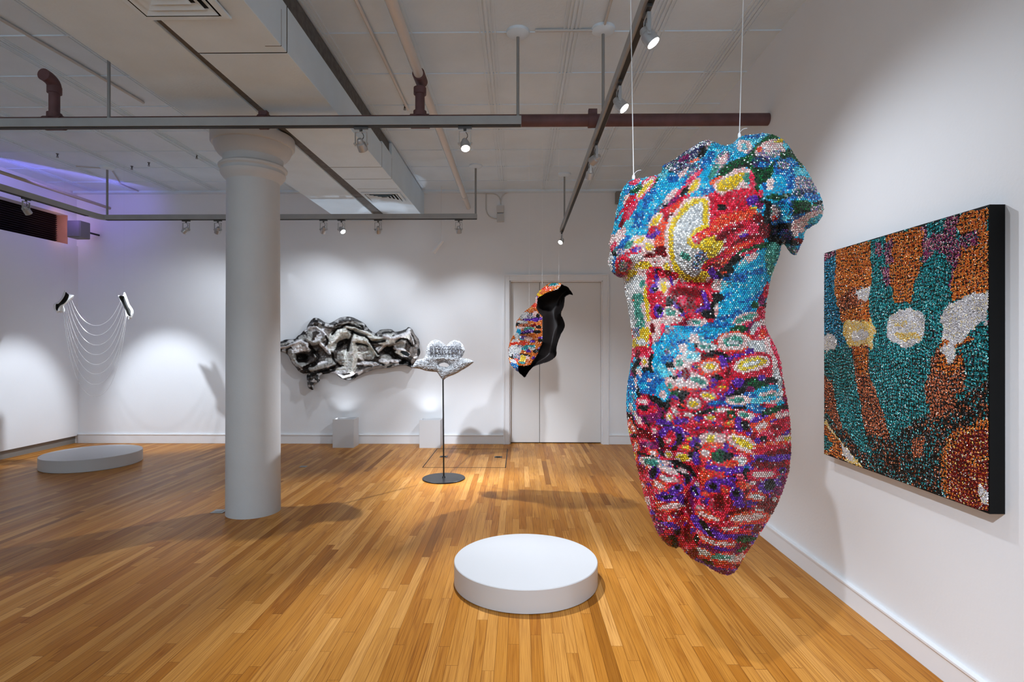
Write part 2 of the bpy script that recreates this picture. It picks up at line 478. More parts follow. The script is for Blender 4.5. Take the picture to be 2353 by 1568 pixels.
def diffuser(x0, x1, y0, y1, label):
    cx_, cy_ = (x0 + x1) / 2, (y0 + y1) / 2; z = zb(y0) - 0.002
    t = thing('air_diffuser', (cx_, cy_, z), label, 'vent', 'square louvred ceiling vents')
    hx, hy = (x1 - x0) / 2, (y1 - y0) / 2
    bm = bmesh.new()
    def ring(bm, a, b2, hx_, hy_, z0, z1):      # sloped square ring
        o_, i_ = [], []
        for sx, sy in ((-1, -1), (1, -1), (1, 1), (-1, 1)):
            o_.append(bm.verts.new((sx * hx_ * a, sy * hy_ * a, z0))); i_.append(bm.verts.new((sx * hx_ * b2, sy * hy_ * b2, z1)))
        for k in range(4): bm.faces.new((o_[k], o_[(k + 1) % 4], i_[(k + 1) % 4], i_[k]))
    ring(bm, 1.0, 0.86, hx, hy, -0.012, -0.016); ring(bm, 1.0, 1.0, hx, hy, -0.012, 0.0)
    obj('frame', bm, M['duct'], t)
    for a in (0.82, 0.64, 0.46, 0.28):
        bm = bmesh.new(); ring(bm, a, a - 0.13, hx, hy, -0.018, -0.004); ring(bm, a - 0.005, a - 0.135, hx, hy, -0.016, -0.002)
        obj('louvre', bm, M['duct'], t)
    bm = bmesh.new(); bm_box(bm, -hx * .95, hx * .95, -hy * .95, hy * .95, -0.0012, 0.0)
    obj('duct_mouth', bm, M['black'], t)
diffuser(-2.02, -1.55, 2.42, 2.96, 'square louvred vent at the top edge of the view, nearest of the two')
diffuser(-1.93, -1.46, 6.72, 7.12, 'square louvred vent under the duct near the back wall')

# ================================================================== TRACKS, LAMPS, PIPES
def canopy_rod(t, x, y, r=0.011, name='suspension_rod', can=True, z0=ZT + 0.06):
    bm = bmesh.new(); bm_cyl(bm, (x - t.location.x, y - t.location.y, z0 - t.location.z), (x - t.location.x, y - t.location.y, ZC - t.location.z), r, seg=12)
    obj(name, bm, M['rod'], t, smooth=True)
    if can:
        bm = bmesh.new()
        bm_lathe(bm, [(0.085, 0.0), (0.082, -0.018), (0.06, -0.036), (0.02, -0.042), (0.0001, -0.042)], 32, (x - t.location.x, y - t.location.y, ZC - t.location.z))
        obj('canopy', bm, M['ceil'], t, smooth=True)

def track_x(x0, x1, y, label):
    t = thing('lighting_track', ((x0 + x1) / 2, y, ZT), label, 'light track', 'ceiling lighting tracks'); hx = (x1 - x0) / 2
    bm = bmesh.new(); bm_box(bm, -hx, hx, -0.028, 0.028, 0.006, 0.068); obj('housing', bm, M['track'], t, bevel=0.002)
    bm = bmesh.new(); bm_box(bm, -hx + 0.003, hx - 0.003, -0.02, 0.02, 0.0, 0.0055); obj('power_slot', bm, M['slot'], t)
    return t

tn = track_x(-5.25, at(1198, 290, Y=4.02).x, 4.02, 'long grey lighting track crossing the upper picture in front of the column')
canopy_rod(tn, at(1190, 290, Y=4.02).x, 4.02); canopy_rod(tn, at(250, 290, Y=4.02).x, 4.02, can=False)
tb = track_x(-5.30, at(1096, 500, Y=7.03).x, 7.03, 'grey lighting track behind the column near the back wall')
canopy_rod(tb, at(1093, 500, Y=7.03).x, 7.03, 0.013); canopy_rod(tb, -5.29, 7.03, 0.013)
# curve joining it to the left track
bm = bmesh.new()
pts = [(-5.37 - -5.37, 0.0, 0)]
tl = thing('lighting_track', (-5.37, 5.2, ZT), 'grey lighting track on the left running towards the back corner below the dark window', 'light track', 'ceiling lighting tracks')
bm_box(bm, -0.028, 0.028, -3.6, 1.62, 0.006, 0.068)
obj('housing', bm, M['track'], tl, bevel=0.002)
bm = bmesh.new()
def sweep(bm, pts, w, z0, z1):
    prev = None
    for i, p in enumerate(pts):
        a = Vector(pts[min(i + 1, len(pts) - 1)]) - Vector(pts[max(0, i - 1)]); nrm = Vector((-a.y, a.x, 0)).normalized() * w
        q = [bm.verts.new((p[0] + nrm.x, p[1] + nrm.y, z0)), bm.verts.new((p[0] - nrm.x, p[1] - nrm.y, z0)), bm.verts.new((p[0] - nrm.x, p[1] - nrm.y, z1)), bm.verts.new((p[0] + nrm.x, p[1] + nrm.y, z1))]
        if prev:
            for k in range(4): bm.faces.new((prev[k], prev[(k + 1) % 4], q[(k + 1) % 4], q[k]))
        else: bm.faces.new(q)
        prev = q
    bm.faces.new(prev[::-1])
sweep(bm, [tuple(p) for p in arc((0, 1.60, 0), (0.0, 1.83, 0), (0.06, 1.83, 0), 8)], 0.028, 0.006, 0.068)
obj('corner_piece', bm, M['track'], tl)
bm = bmesh.new(); bm_box(bm, -0.02, 0.02, -3.6, 1.6, 0, 0.0055); obj('power_slot', bm, M['slot'], tl)
canopy_rod(tl, -5.37, 3.4, 0.011)

td = thing('lighting_track', (0.605, 4.6, ZT), 'grey lighting track with dark slot running diagonally above the crystal torso', 'light track', 'ceiling lighting tracks')
bm = bmesh.new(); bm_box(bm, -0.024, 0.024, -4.2, 3.3, 0.006, 0.066); obj('housing', bm, M['track'], td, bevel=0.002)
bm = bmesh.new(); bm_box(bm, -0.008, 0.019, -4.2, 3.29, 0.0, 0.0055); obj('power_slot', bm, M['slot'], td)
canopy_rod(td, 0.605, 3.99); canopy_rod(td, 0.605, 7.4)
bm = bmesh.new(); bm_tube(bm, [(-0.49, -0.61, ZC - ZT - 0.012), (0, -0.61, ZC - ZT - 0.012)], 0.010, 8)
obj('conduit', bm, M['conduit'], td, smooth=True)
bm = bmesh.new(); bm_tube(bm, [(0, -0.61, ZC - ZT - 0.012), (0.0, -3.0, ZC - ZT - 0.012)], 0.010, 8)
obj('conduit', bm, M['conduit'], td, smooth=True)

# spotlights: adapter, yoke, head > lens
def spotlight_proto():
    r = thing('track_spotlight', (0, 0, 0), 'x', 'spotlight', 'small metal spotlights on the tracks')
    bm = bmesh.new(); bm_box(bm, -0.05, 0.05, -0.012, 0.012, -0.012, 0.004); bm_cyl(bm, (0, 0, -0.012), (0, 0, -0.032), 0.011, seg=12)
    obj('adapter', bm, M['lampdark'], r, bevel=0.001)
    bm = bmesh.new()
    bm_box(bm, -0.042, 0.042, -0.009, 0.009, -0.036, -0.031)
    bm_box(bm, -0.044, -0.039, -0.009, 0.009, -0.135, -0.031); bm_box(bm, 0.039, 0.044, -0.009, 0.009, -0.135, -0.031)
    bm_cyl(bm, (-0.052, 0, -0.118), (-0.036, 0, -0.118), 0.008, seg=10); bm_cyl(bm, (0.036, 0, -0.118), (0.052, 0, -0.118), 0.008, seg=10)
    obj('yoke', bm, M['lampmetal'], r, bevel=0.0008)
    bm = bmesh.new()
    bm_tube(bm, arc((0, 0, -0.03), (0.035, 0.01, -0.06), (0.004, 0.006, -0.085), 8), 0.003, 6)
    obj('wire', bm, M['lampdark'], r, smooth=True)
    bm = bmesh.new()   # head along -Z, pivot at its middle
    bm_lathe(bm, [(0.0001, 0.040), (0.016, 0.038), (0.022, 0.028), (0.024, 0.010), (0.033, 0.002), (0.035, -0.012), (0.035, -0.052), (0.031, -0.052), (0.029, -0.030), (0.0001, -0.020)], 28)
    h = obj('lamp_head', bm, M['lampmetal'], r, smooth=True, loc=(0, 0, -0.118))
    bm = bmesh.new(); bm_lathe(bm, [(0.0305, -0.047), (0.024, -0.051), (0.0001, -0.053)], 24)
    obj('lens', bm, M['lens'], h, smooth=True)
    return r
proto = spotlight_proto()
LAB = [
    'small spotlight pointing away, hanging under the near track between column and middle',
    'lit spotlight hanging under the right end of the near track',
    'lit spotlight under the back track, farthest left of the back row',
    'spotlight under the back track just left of the column',
    'spotlight under the back track just right of the column',
    'lit spotlight with bright lens, second right of the column on the back track',
    'spotlight under the back track below the far square vent',
    'spotlight near the right end of the back track',
    'tilted spotlight on the left track in front of the dark window',
    'bright spotlight at the top edge of the picture on the diagonal track',
    'bright spotlight on the diagonal track just above the red pipe',
    'upper of the two close spotlights on the diagonal track below the red pipe',
    'round bright spotlight, lower of the close pair on the diagonal track',
    'spotlight at the far end of the diagonal track above the door',
]
for k, (p, t, w, a, tr) in enumerate(LAMPS):
    base = (p[0], p[1], ZT - 0.0045)
    if k == 0: r = proto; r.location = base
    else: r = dup(proto, base)
    r['label'] = LAB[k]
    d = Vector(t) - Vector((p[0], p[1], ZT - 0.114))
    along = tr in ('left', 'long')
    if along: r.rotation_euler = (0, 0, math.pi / 2)
    R = Matrix.Rotation(-math.pi / 2 if along else 0, 3, 'Z')
    for ch in r.children:
        if ch.name.startswith('lamp_head'):
            ch.rotation_euler = (R @ d).to_track_quat('-Z', 'Y').to_euler()

# small white wall-washer on a thin rod in front of the back wall
pw = at(1003, 566, Y=7.98)
t = thing('rod_spotlight', (pw.x + 0.07, 7.98, ZC), 'pale slim spotlight hanging on a thin rod close to the back wall', 'spotlight')
bm = bmesh.new(); bm_cyl(bm, (0, 0, 0), (0, 0, pw.z + 0.07 - ZC), 0.004, seg=8); obj('rod', bm, M['wall'], t, smooth=True)
bm = bmesh.new(); bm_cyl(bm, (0.02, 0, pw.z + 0.08 - ZC), (-0.12, 0.02, pw.z - 0.09 - ZC), 0.022, 0.034, seg=24); obj('lamp_head', bm, M['wall'], t, smooth=True)
spot('spot_light', (pw.x - 0.075, 8.09, pw.z - 0.13), at(880, 730, Y=8.31), 2.2, 22, 0.6, 0.012)
spot('spot_light', (at(622, 575, Y=8.09).x, 8.09, at(622, 575, Y=8.09).z), at(725, 722, Y=8.31), 2.2, 22, 0.6, 0.012)

# ------------------------------------------------------------------ red sprinkler main
YP, ZP, RP = 4.23, 3.205, 0.046
t = thing('sprinkler_pipe', (-2.3, YP, ZP), 'thick dark red pipe crossing the room below the ceiling', 'pipe')
bm = bmesh.new(); bm_cyl(bm, (-4.2, 0, 0), (XR + 2.3 - 0.002, 0, 0), RP, seg=28); obj('pipe', bm, M['red'], t, smooth=True)
def riser(px_, top, elbow):
    x = at(px_, 200, Y=YP).x + 2.3
    bm = bmesh.new()
    bm_cyl(bm, (x, 0, 0.03), (x, 0, top - 0.02), 0.036, seg=24)
    bm_cyl(bm, (x, 0, 0.035), (x, 0, 0.075), 0.050, seg=24)
    bm_cyl(bm, (x - 0.07, 0, 0), (x + 0.07, 0, 0), RP + 0.008, seg=24)
    bm_cyl(bm, (x, 0, top - 0.07), (x, 0, top - 0.02), 0.048, seg=24)
    if elbow: bm_tube(bm, arc((x, 0, top - 0.03), (x, 0, top + 0.03), (x, -0.10, top + 0.03), 8), 0.046, 20)
    obj('riser', bm, M['red'], t, smooth=True)
riser(125, 0.30, True); riser(965, 0.275, False)
for px_ in (605, 1361):
    x = at(px_, 262, Y=YP).x + 2.3
    bm = bmesh.new(); bm_cyl(bm, (x - 0.03, 0, 0), (x + 0.03, 0, 0), RP + 0.010, seg=24); bm_box(bm, x - 0.03, x + 0.035, -0.02, 0.02, 0.03, 0.082)
    obj('coupling', bm, M['red'], t, smooth=True)
# white branch pipe running along the room
t = thing('branch_pipe', (-0.757, 5.2, 3.53), 'white round pipe running along the ceiling from above the red tee to the back wall', 'pipe')
bm = bmesh.new(); bm_cyl(bm, (0, -4.5, 0), (0, -1.06, 0), 0.036, seg=24); obj('pipe', bm, M['whitepipe'], t, smooth=True)
bm = bmesh.new(); bm_cyl(bm, (0.0, -0.94, 0), (-0.0, YB - 5.2, 0), 0.034, seg=24); bm_cyl(bm, (0, 2.4, 0), (0, 2.5, 0), 0.042, seg=24); obj('pipe', bm, M['whitepipe'], t, smooth=True)
bm = bmesh.new(); bm_cyl(bm, (0.0, -1.06, 0), (0, -0.92, 0), 0.047, seg=24); obj('tee_fitting', bm, M['red'], t, smooth=True)
# thin line on the ceiling
def lying(name, pts, r, m, label, cat='conduit', seg=8):
    c = Vector(pts[0]); bm = bmesh.new(); bm_tube(bm, [Vector(p) - c for p in pts], r, seg)
    o = obj(name, bm, m, None, smooth=True, loc=c); return tag(o, label, cat)
lying('ceiling_conduit', [(-1.07, 0.5, ZC - 0.02), (-1.07, 5.3, ZC - 0.02)], 0.013, M['whitepipe'], 'thin white conduit on the ceiling between the duct and the white pipe')
b0, b1 = at(250, 478, Y=YB - 0.02), at(0, 394, Y=6.1)
lying('beige_pipe', [(b0.x, 2.0, b0.z), (b0.x, YB - 0.001, b0.z)], 0.022, M['beige'], 'beige pipe high in the violet lit corner at the left', 'pipe', 12)
q = lambda x, y: at(x, y, Y=YB - 0.012)
lying('wall_conduit', [q(975, 441), q(1130, 445)] + arc(q(1130, 445), q(1152, 446), q(1151, 470), 6), 0.008, M['conduit'], 'thin white conduit running along the top of the back wall left of the junction boxes')
lying('wall_conduit', arc(q(1151, 462), q(1153, 444), q(1170, 442), 6) + [q(1285, 438)], 0.008, M['conduit'], 'thin white conduit at the top of the back wall leading right to the far rod')
lying('wall_conduit', [q(1103, 405), q(1117, 440)] + arc(q(1117, 480), q(1119, 502), q(1142, 503), 6), 0.008, M['conduit'], 'thin white conduit dropping to the lower junction box on the back wall')
lying('ceiling_conduit', [at(175, 382, Z=ZC - 0.012), at(255, 388, Z=ZC - 0.012), at(278, 424, Z=ZC - 0.012), at(320, 441, Z=ZC - 0.012)], 0.008, M['conduit'], 'thin bent conduit on the ceiling beside the left rod')
lying('ceiling_conduit', [at(-150, -45, Z=ZC - 0.014), at(20, 55, Z=ZC - 0.014), at(215, 168, Z=ZC - 0.014), at(330, 236, Z=ZC - 0.014)], 0.012, M['conduit'], 'long thin conduit on the ceiling left of the beam')
for (x0, x1, y0, y1, lb) in ((1142, 1158, 474, 490, 'small white junction box on the back wall, upper one'), (1142, 1158, 493, 511, 'small white junction box on the back wall, lower one')):
    a, b2 = at(x0, y0, Y=YB), at(x1, y1, Y=YB)
    bm = bmesh.new(); bm_box(bm, a.x, b2.x, YB - 0.05, YB, b2.z, a.z)
    tag(recenter(obj('junction_box', bm, M['conduit'], bevel=0.004), ((a.x + b2.x) / 2, YB, b2.z)), lb, 'junction box', 'junction boxes on the back wall')
a, b2 = at(1413, 444, Y=YB), at(1436, 470, Y=YB)
bm = bmesh.new(); bm_box(bm, a.x, b2.x, YB - 0.1, YB, b2.z, a.z)
tag(recenter(obj('wall_box', bm, M['grey'], bevel=0.006), ((a.x + b2.x) / 2, YB, b2.z)), 'small grey box high on the back wall beside the torso', 'box')
# loudspeaker in the left corner
a, b2 = at(152, 506, Y=7.75), at(183, 545, Y=7.75)
t = thing('loudspeaker', ((a.x + b2.x) / 2, 7.85, (a.z + b2.z) / 2), 'small grey loudspeaker in the violet lit upper left corner', 'speaker')
hx, hz = (b2.x - a.x) / 2, (a.z - b2.z) / 2
bm = bmesh.new(); bm_box(bm, -hx, hx, -0.09, 0.10, -hz, hz); obj('cabinet', bm, M['speaker'], t, bevel=0.012)
bm = bmesh.new(); bm_box(bm, -hx * .88, hx * .88, -0.098, -0.088, -hz * .9, hz * .9); obj('grille', bm, M['grey'], t, bevel=0.004)
bm = bmesh.new(); bm_cyl(bm, (0, 0.09, 0), (0, YB - 7.85 + 0.01, 0), 0.014, seg=12); obj('bracket', bm, M['blackmetal'], t)
bm = bmesh.new(); bm_box(bm, -0.012, 0.012, -0.101, -0.097, -hz * .7, -hz * .62); obj('badge', bm, M['steel'], t)
# sprinkler heads on the ceiling
sp = None
for k, (x, y, lb) in enumerate(((452, 366, 'small dark sprinkler head on the ceiling left of the capital'), (303, 391, 'tiny sprinkler head on the ceiling right of the left rod'), (342, 383, 'tiny sprinkler head on the ceiling between the left rod and the capital'), (132, 363, 'tiny sprinkler head on the ceiling above the violet corner'), (930, 254, 'small sprinkler head on the ceiling beside the red tee'))):
    p = at(x, y, Z=ZC - 0.05)
    if sp is None:
        sp = thing('ceiling_sprinkler', (p.x, p.y, ZC), lb, 'sprinkler', 'ceiling sprinkler heads')
        bm = bmesh.new(); bm_lathe(bm, [(0.016, 0), (0.015, -0.005), (0.007, -0.008), (0.007, -0.032), (0.0001, -0.032)], 20); obj('body', bm, M['lampdark'], sp, smooth=True)
        bm = bmesh.new(); bm_lathe(bm, [(0.0001, -0.042), (0.013, -0.042), (0.013, -0.044), (0.0001, -0.044)], 20); bm_box(bm, -0.009, -0.007, -0.002, 0.002, -0.043, -0.024); bm_box(bm, 0.007, 0.009, -0.002, 0.002, -0.043, -0.024); obj('deflector', bm, M['lampdark'], sp)
    else:
        r = dup(sp, (p.x, p.y, ZC)); r['label'] = lb

# ================================================================== FLOOR THINGS
def plinth(px_c, d, R, h, label, near):
    X = near[0]
    bm = bmesh.new()
    bm_lathe(bm, [(R - 0.012, 0.0), (R - 0.012, 0.006), (R, 0.006), (R, h - 0.004), (R - 0.004, h), (0.0001, h)], 128)
    o = obj('plinth', bm, M['white'], None, smooth=True, loc=near)
    return tag(o, label, 'plinth', 'round white display plinths')
k_ = 1.5 / 1.45
dn = 3.385 * k_; plinth(0, dn, 0.436 * k_, 0.139, 'round low white plinth in front of the black stand, nearest the viewer', (at(1208, 1300, Y=dn).x, dn, 0))
dl = 6.585 * k_; plinth(0, dl, 0.505 * k_, 0.146, 'round low white plinth in the back left corner under the crystal chains', (at(209, 1055, Y=dl).x + 0.02, dl, 0))
# uplight boxes at the back wall
for x0, x1, yt, lb in ((767, 815, 963, 'white floor box glowing on top, left of the two under the wall sculpture'), (965, 1013, 965, 'white floor box glowing on top, right of the two, behind the black stand')):
    a, b2 = at(x0, 1020, Y=7.95), at(x1, 1020, Y=7.95); zt = at(x0, yt, Y=7.95).z
    t = thing('uplight_box', ((a.x + b2.x) / 2, 8.03, 0), lb, 'light box', 'white uplight boxes')
    hx = (b2.x - a.x) / 2
    bm = bmesh.new()
    bm_box(bm, -hx, hx, -0.13, -0.118, 0, zt); bm_box(bm, -hx, hx, 0.108, 0.12, 0, zt)
    bm_box(bm, -hx, -hx + 0.012, -0.118, 0.108, 0, zt); bm_box(bm, hx - 0.012, hx, -0.118, 0.108, 0, zt); bm_box(bm, -hx + .012, hx - .012, -0.118, 0.108, zt - 0.11, zt - 0.10)
    obj('box', bm, M['white'], t, bevel=0.001)
    bm = bmesh.new(); bm_cyl(bm, (0, 0, zt - 0.10), (0, 0, zt - 0.085), 0.05, seg=24); obj('lamp', bm, M['lens_off'], t, smooth=True)
# floor hatch
c0, c1, c2, c3 = [at(x, y, Z=0) for x, y in ((972, 1075), (1163, 1075.6), (1167, 1031.6), (1002, 1031.6))]
hx0, hx1, hy0, hy1 = (c0.x + c3.x) / 2, (c1.x + c2.x) / 2, c0.y, c3.y
t = thing('floor_hatch', ((hx0 + hx1) / 2, (hy0 + hy1) / 2, 0), 'wooden floor hatch outlined by a thin dark joint behind the black stand', 'hatch')
w, h_ = (hx1 - hx0) / 2, (hy1 - hy0) / 2
bm = bmesh.new()
for (x0, x1, y0, y1) in ((-w, w, -h_, -h_ + 0.014), (-w, w, h_ - 0.014, h_), (-w, -w + 0.012, -h_, h_), (w - 0.012, w, -h_, h_)):
    bm_box(bm, x0, x1, y0, y1, 0.0, 0.0015)
obj('joint', bm, M['brown'], t)
for x, y in ((1019.5, 1050), (1145, 1051)):
    p = at(x, y, Z=0) - t.location
    bm = bmesh.new(); bm_box(bm, p.x - 0.05, p.x + 0.05, p.y - 0.045, p.y + 0.045, 0.0015, 0.004); bm_box(bm, p.x - 0.028, p.x + 0.028, p.y - 0.012, p.y + 0.012, 0.004, 0.009)
    obj('latch', bm, M['blackmetal'], t, bevel=0.001)
for x, y, w, lb in ((504, 1176, 0.055, 'small grey floor plate at the left foot of the column'), (697, 1073, 0.04, 'small grey floor plate right of the column')):
    p = at(x, y, Z=0); bm = bmesh.new(); bm_box(bm, -w, w, -w, w, 0, 0.004); bm_box(bm, -w * .5, w * .5, -w * .5, w * .5, 0.004, 0.006)
    tag(obj('floor_outlet', bm, M['steel'], None, bevel=0.001, loc=p), lb, 'floor outlet')

# ================================================================== PATTERN OF THE CRYSTAL WORKS
def lin(c):
    return tuple(((v / 255) / 12.92) if v / 255 <= 0.04045 else ((v / 255 + 0.055) / 1.055) ** 2.4 for v in c)

# every stone colour is a small family of crystal colours with weights
PAL = {
 'W': [((238,238,232),5), ((200,205,205),3), ((160,165,165),1), ((250,250,250),2)],
 'P': [((246,208,200),5), ((250,228,222),4), ((235,160,160),2), ((215,220,212),.7)],
 'Y': [((240,205,40),6), ((225,180,20),3), ((250,232,120),2)],
 'R': [((222,15,48),6), ((178,5,40),3), ((242,60,90),2.4), ((250,130,150),.7)],
 'D': [((120,0,15),6), ((160,5,25),3), ((80,0,10),2)],
 'O': [((245,75,40),6), ((235,35,40),3), ((250,130,90),2), ((250,180,150),.5)],
 'H': [((238,40,85),5), ((248,95,120),3), ((215,15,60),3), ((255,170,180),1)],
 'M': [((140,15,90),5), ((100,10,80),3), ((180,40,120),1)],
 'V': [((95,30,165),5), ((70,20,130),3), ((140,80,210),2), ((190,160,235),.6)],
 'B': [((20,105,185),5), ((15,70,140),3), ((40,160,215),3), ((160,210,235),.7)],
 'C': [((10,168,212),6), ((40,195,228),3), ((15,125,190),1.5), ((175,235,242),.8)],
 'L': [((90,205,220),5), ((150,225,230),3), ((40,170,210),2)],
 'N': [((35,45,90),4), ((20,80,120),2), ((90,50,110),2), ((190,190,205),2), ((20,90,80),1.5), ((10,10,14),1.5)],
 'X': [((190,185,190),4), ((60,130,110),2), ((120,90,150),2), ((90,130,180),2), ((235,200,200),2), ((120,60,70),1)],
 'G': [((8,75,38),5), ((5,45,25),3), ((15,120,60),2)],
 'T': [((70,150,130),4), ((110,190,170),3), ((40,110,100),2)],
 'K': [((8,10,10),7), ((20,30,25),2), ((70,75,80),.5)],
 # panel
 'o': [((232,130,45),5), ((205,95,35),3), ((245,170,90),2), ((150,60,25),1.5)],
 'b': [((205,110,70),5), ((170,80,45),3), ((235,150,100),2), ((60,25,12),3)],
 't': [((15,140,150),5), ((40,170,175),3), ((10,95,105),2), ((140,225,225),1.2), ((100,30,80),.25)],
 'u': [((10,125,165),5), ((25,155,195),3), ((10,80,115),2), ((150,220,235),1), ((110,25,70),.3)],
 'w': [((225,225,228),6), ((200,200,205),3), ((240,225,180),1)],
 'y': [((235,205,110),5), ((230,220,190),4), ((240,180,60),2)],
 'm': [((150,50,110),4), ((200,130,150),3), ((90,20,70),2), ((20,120,130),1.5), ((235,190,190),1.5)],
 'd': [((130,12,12),5), ((90,5,8),3), ((60,3,5),2)],
 'k': [((8,8,9),8), ((15,60,60),1.4), ((180,90,55),1.0), ((140,140,150),.3)],
 'g': [((5,50,40),5), ((8,80,75),3), ((3,25,20),3)],
}
KEYS = list(PAL)
IDX = {k: i for i, k in enumerate(KEYS)}

def vnoise(h, w, cell, seed):
    r = np.random.default_rng(seed)
    gh, gw = int(h / cell) + 3, int(w / cell) + 3
    g = r.random((gh, gw)) * 2 - 1
    yy, xx = np.mgrid[0:h, 0:w].astype(float); yy /= cell; xx /= cell
    y0, x0 = yy.astype(int), xx.astype(int); fy, fx = yy - y0, xx - x0
    fy, fx = fy * fy * (3 - 2 * fy), fx * fx * (3 - 2 * fx)
    return (g[y0, x0] * (1 - fx) + g[y0, x0 + 1] * fx) * (1 - fy) + (g[y0 + 1, x0] * (1 - fx) + g[y0 + 1, x0 + 1] * fx) * fy

class Pattern:
    """map of stone colours over a piece of work, x to the right and y down"""
    def __init__(s, x0, y0, x1, y1, base, warp=1.0, seed=1, res=1.0):
        s.x0, s.y0, s.res = x0, y0, res
        h, w = int((y1 - y0) * res) + 1, int((x1 - x0) * res) + 1
        s.a = np.full((h, w), IDX[base], np.uint8)
        yy, xx = np.mgrid[0:h, 0:w].astype(float)
        s.X = x0 + xx / res + warp * (4.0 * vnoise(h, w, 26 * res, seed) + 2.2 * vnoise(h, w, 9 * res, seed + 1))
        s.Y = y0 + yy / res + warp * (4.0 * vnoise(h, w, 26 * res, seed + 2) + 2.2 * vnoise(h, w, 9 * res, seed + 3))
    def ell(s, cx, cy, rx, ry, ang, k):
        a = math.radians(ang); dx, dy = s.X - cx, s.Y - cy
        u = (dx * math.cos(a) + dy * math.sin(a)) / rx; v = (-dx * math.sin(a) + dy * math.cos(a)) / ry
        s.a[(np.abs(u) ** 2.3 + np.abs(v) ** 2.3) < 1] = IDX[k]
    def poly(s, pts, k):
        s.a[inside(s.X, s.Y, pts)] = IDX[k]
    def cells(s, text):
        """lines of: cx cy rx ry angle COLOURS (outer to inner)"""
        for ln in text.replace(';', '\n').split('\n'):
            f = ln.split()
            if len(f) < 6: continue
            cx, cy, rx, ry, an = map(float, f[:5]); cs = f[5]
            for i, k in enumerate(cs):
                n = len(cs)
                if n == 1: q = 1.0
                else: q = (1.0, 0.66, 0.36, 0.18)[i] if n > 2 else (1.0, 0.55)[i]
                m = 0 if n == 1 else min(rx, ry) * (1 - q)
                s.ell(cx, cy, max(rx - m, rx * .3), max(ry * q, 1.5), an, k)
    def get(s, x, y):
        i = np.clip(((np.asarray(y) - s.y0) * s.res).astype(int), 0, s.a.shape[0] - 1)
        j = np.clip(((np.asarray(x) - s.x0) * s.res).astype(int), 0, s.a.shape[1] - 1)
        return s.a[i, j]

def inside(X, Y, pts):
    X = np.asarray(X, float); Y = np.asarray(Y, float)
    r = np.zeros(X.shape, bool); n = len(pts)
    for i in range(n):
        (xa, ya), (xb, yb) = pts[i], pts[(i + 1) % n]
        if ya == yb: continue
        c = ((ya > Y) != (yb > Y)) & (X < (xb - xa) * (Y - ya) / (yb - ya) + xa)
        r ^= c
    return r

def pdist(X, Y, pts):
    """distance to a closed outline and the nearest point on it"""
    X = np.asarray(X, float); Y = np.asarray(Y, float)
    best = np.full(X.shape, 1e9); bx = np.zeros(X.shape); by = np.zeros(X.shape); n = len(pts)
    for i in range(n):
        (xa, ya), (xb, yb) = pts[i], pts[(i + 1) % n]
        dx, dy = xb - xa, yb - ya; L = dx * dx + dy * dy or 1e-9
        t = np.clip(((X - xa) * dx + (Y - ya) * dy) / L, 0, 1)
        qx, qy = xa + t * dx, ya + t * dy; d = np.hypot(X - qx, Y - qy)
        m = d < best; best[m] = d[m]; bx[m] = qx[m]; by[m] = qy[m]
    return best, bx, by

def ldist(X, Y, pts):
    """distance to an open polyline"""
    best = np.full(np.shape(X), 1e9)
    for (xa, ya), (xb, yb) in zip(pts, pts[1:]):
        dx, dy = xb - xa, yb - ya; L = dx * dx + dy * dy
        t = np.clip(((X - xa) * dx + (Y - ya) * dy) / L, 0, 1)
        best = np.minimum(best, np.hypot(X - xa - t * dx, Y - ya - t * dy))
    return best

def smooth_outline(pts, n=4, jit=0.0, seed=3):
    """Catmull-Rom through the points"""
    r = np.random.default_rng(seed); out = []; N = len(pts)
    for i in range(N):
        p0, p1, p2, p3 = [np.array(pts[(i + k) % N], float) for k in (-1, 0, 1, 2)]
        for k in range(n):
            t = k / n
            q = 0.5 * ((2 * p1) + (-p0 + p2) * t + (2 * p0 - 5 * p1 + 4 * p2 - p3) * t * t + (-p0 + 3 * p1 - 3 * p2 + p3) * t ** 3)
            out.append(tuple(q + (r.random(2) - .5) * jit))
    return out

CY, SY = math.cos(YAW), math.sin(YAW)
def at_np(px_, py_, Yw):
    u = (np.asarray(px_) - CX) / F; v = -(np.asarray(py_) - HY) / F
    dx, dy = u * CY - SY, u * SY + CY; t = Yw / dy
    return np.stack([dx * t, np.broadcast_to(Yw, np.shape(dx)) * 1.0, EYE + v * t], -1)

def stone_colours(idx, seed, vary=0.22, painted_sparkle=0.04):
    r = np.random.default_rng(seed); n = len(idx); out = np.zeros((n, 4)); out[:, 3] = 1
    for i, k in enumerate(KEYS):
        m = np.nonzero(idx == i)[0]
        if not len(m): continue
        cols = np.array([lin(c) for c, w in PAL[k]]); w = np.array([w for c, w in PAL[k]], float); w /= w.sum()
        out[m, :3] = cols[r.choice(len(cols), len(m), p=w)]
    out[:, :3] *= (1 + vary * (r.random((n, 1)) * 2 - 1))
    f = r.random(n) < painted_sparkle
    out[f, :3] = out[f, :3] * 0.35 + 0.65  # stray stones painted nearly white as sparkle
    out[:, :3] = np.clip(out[:, :3], 0, 0.95)
    return out

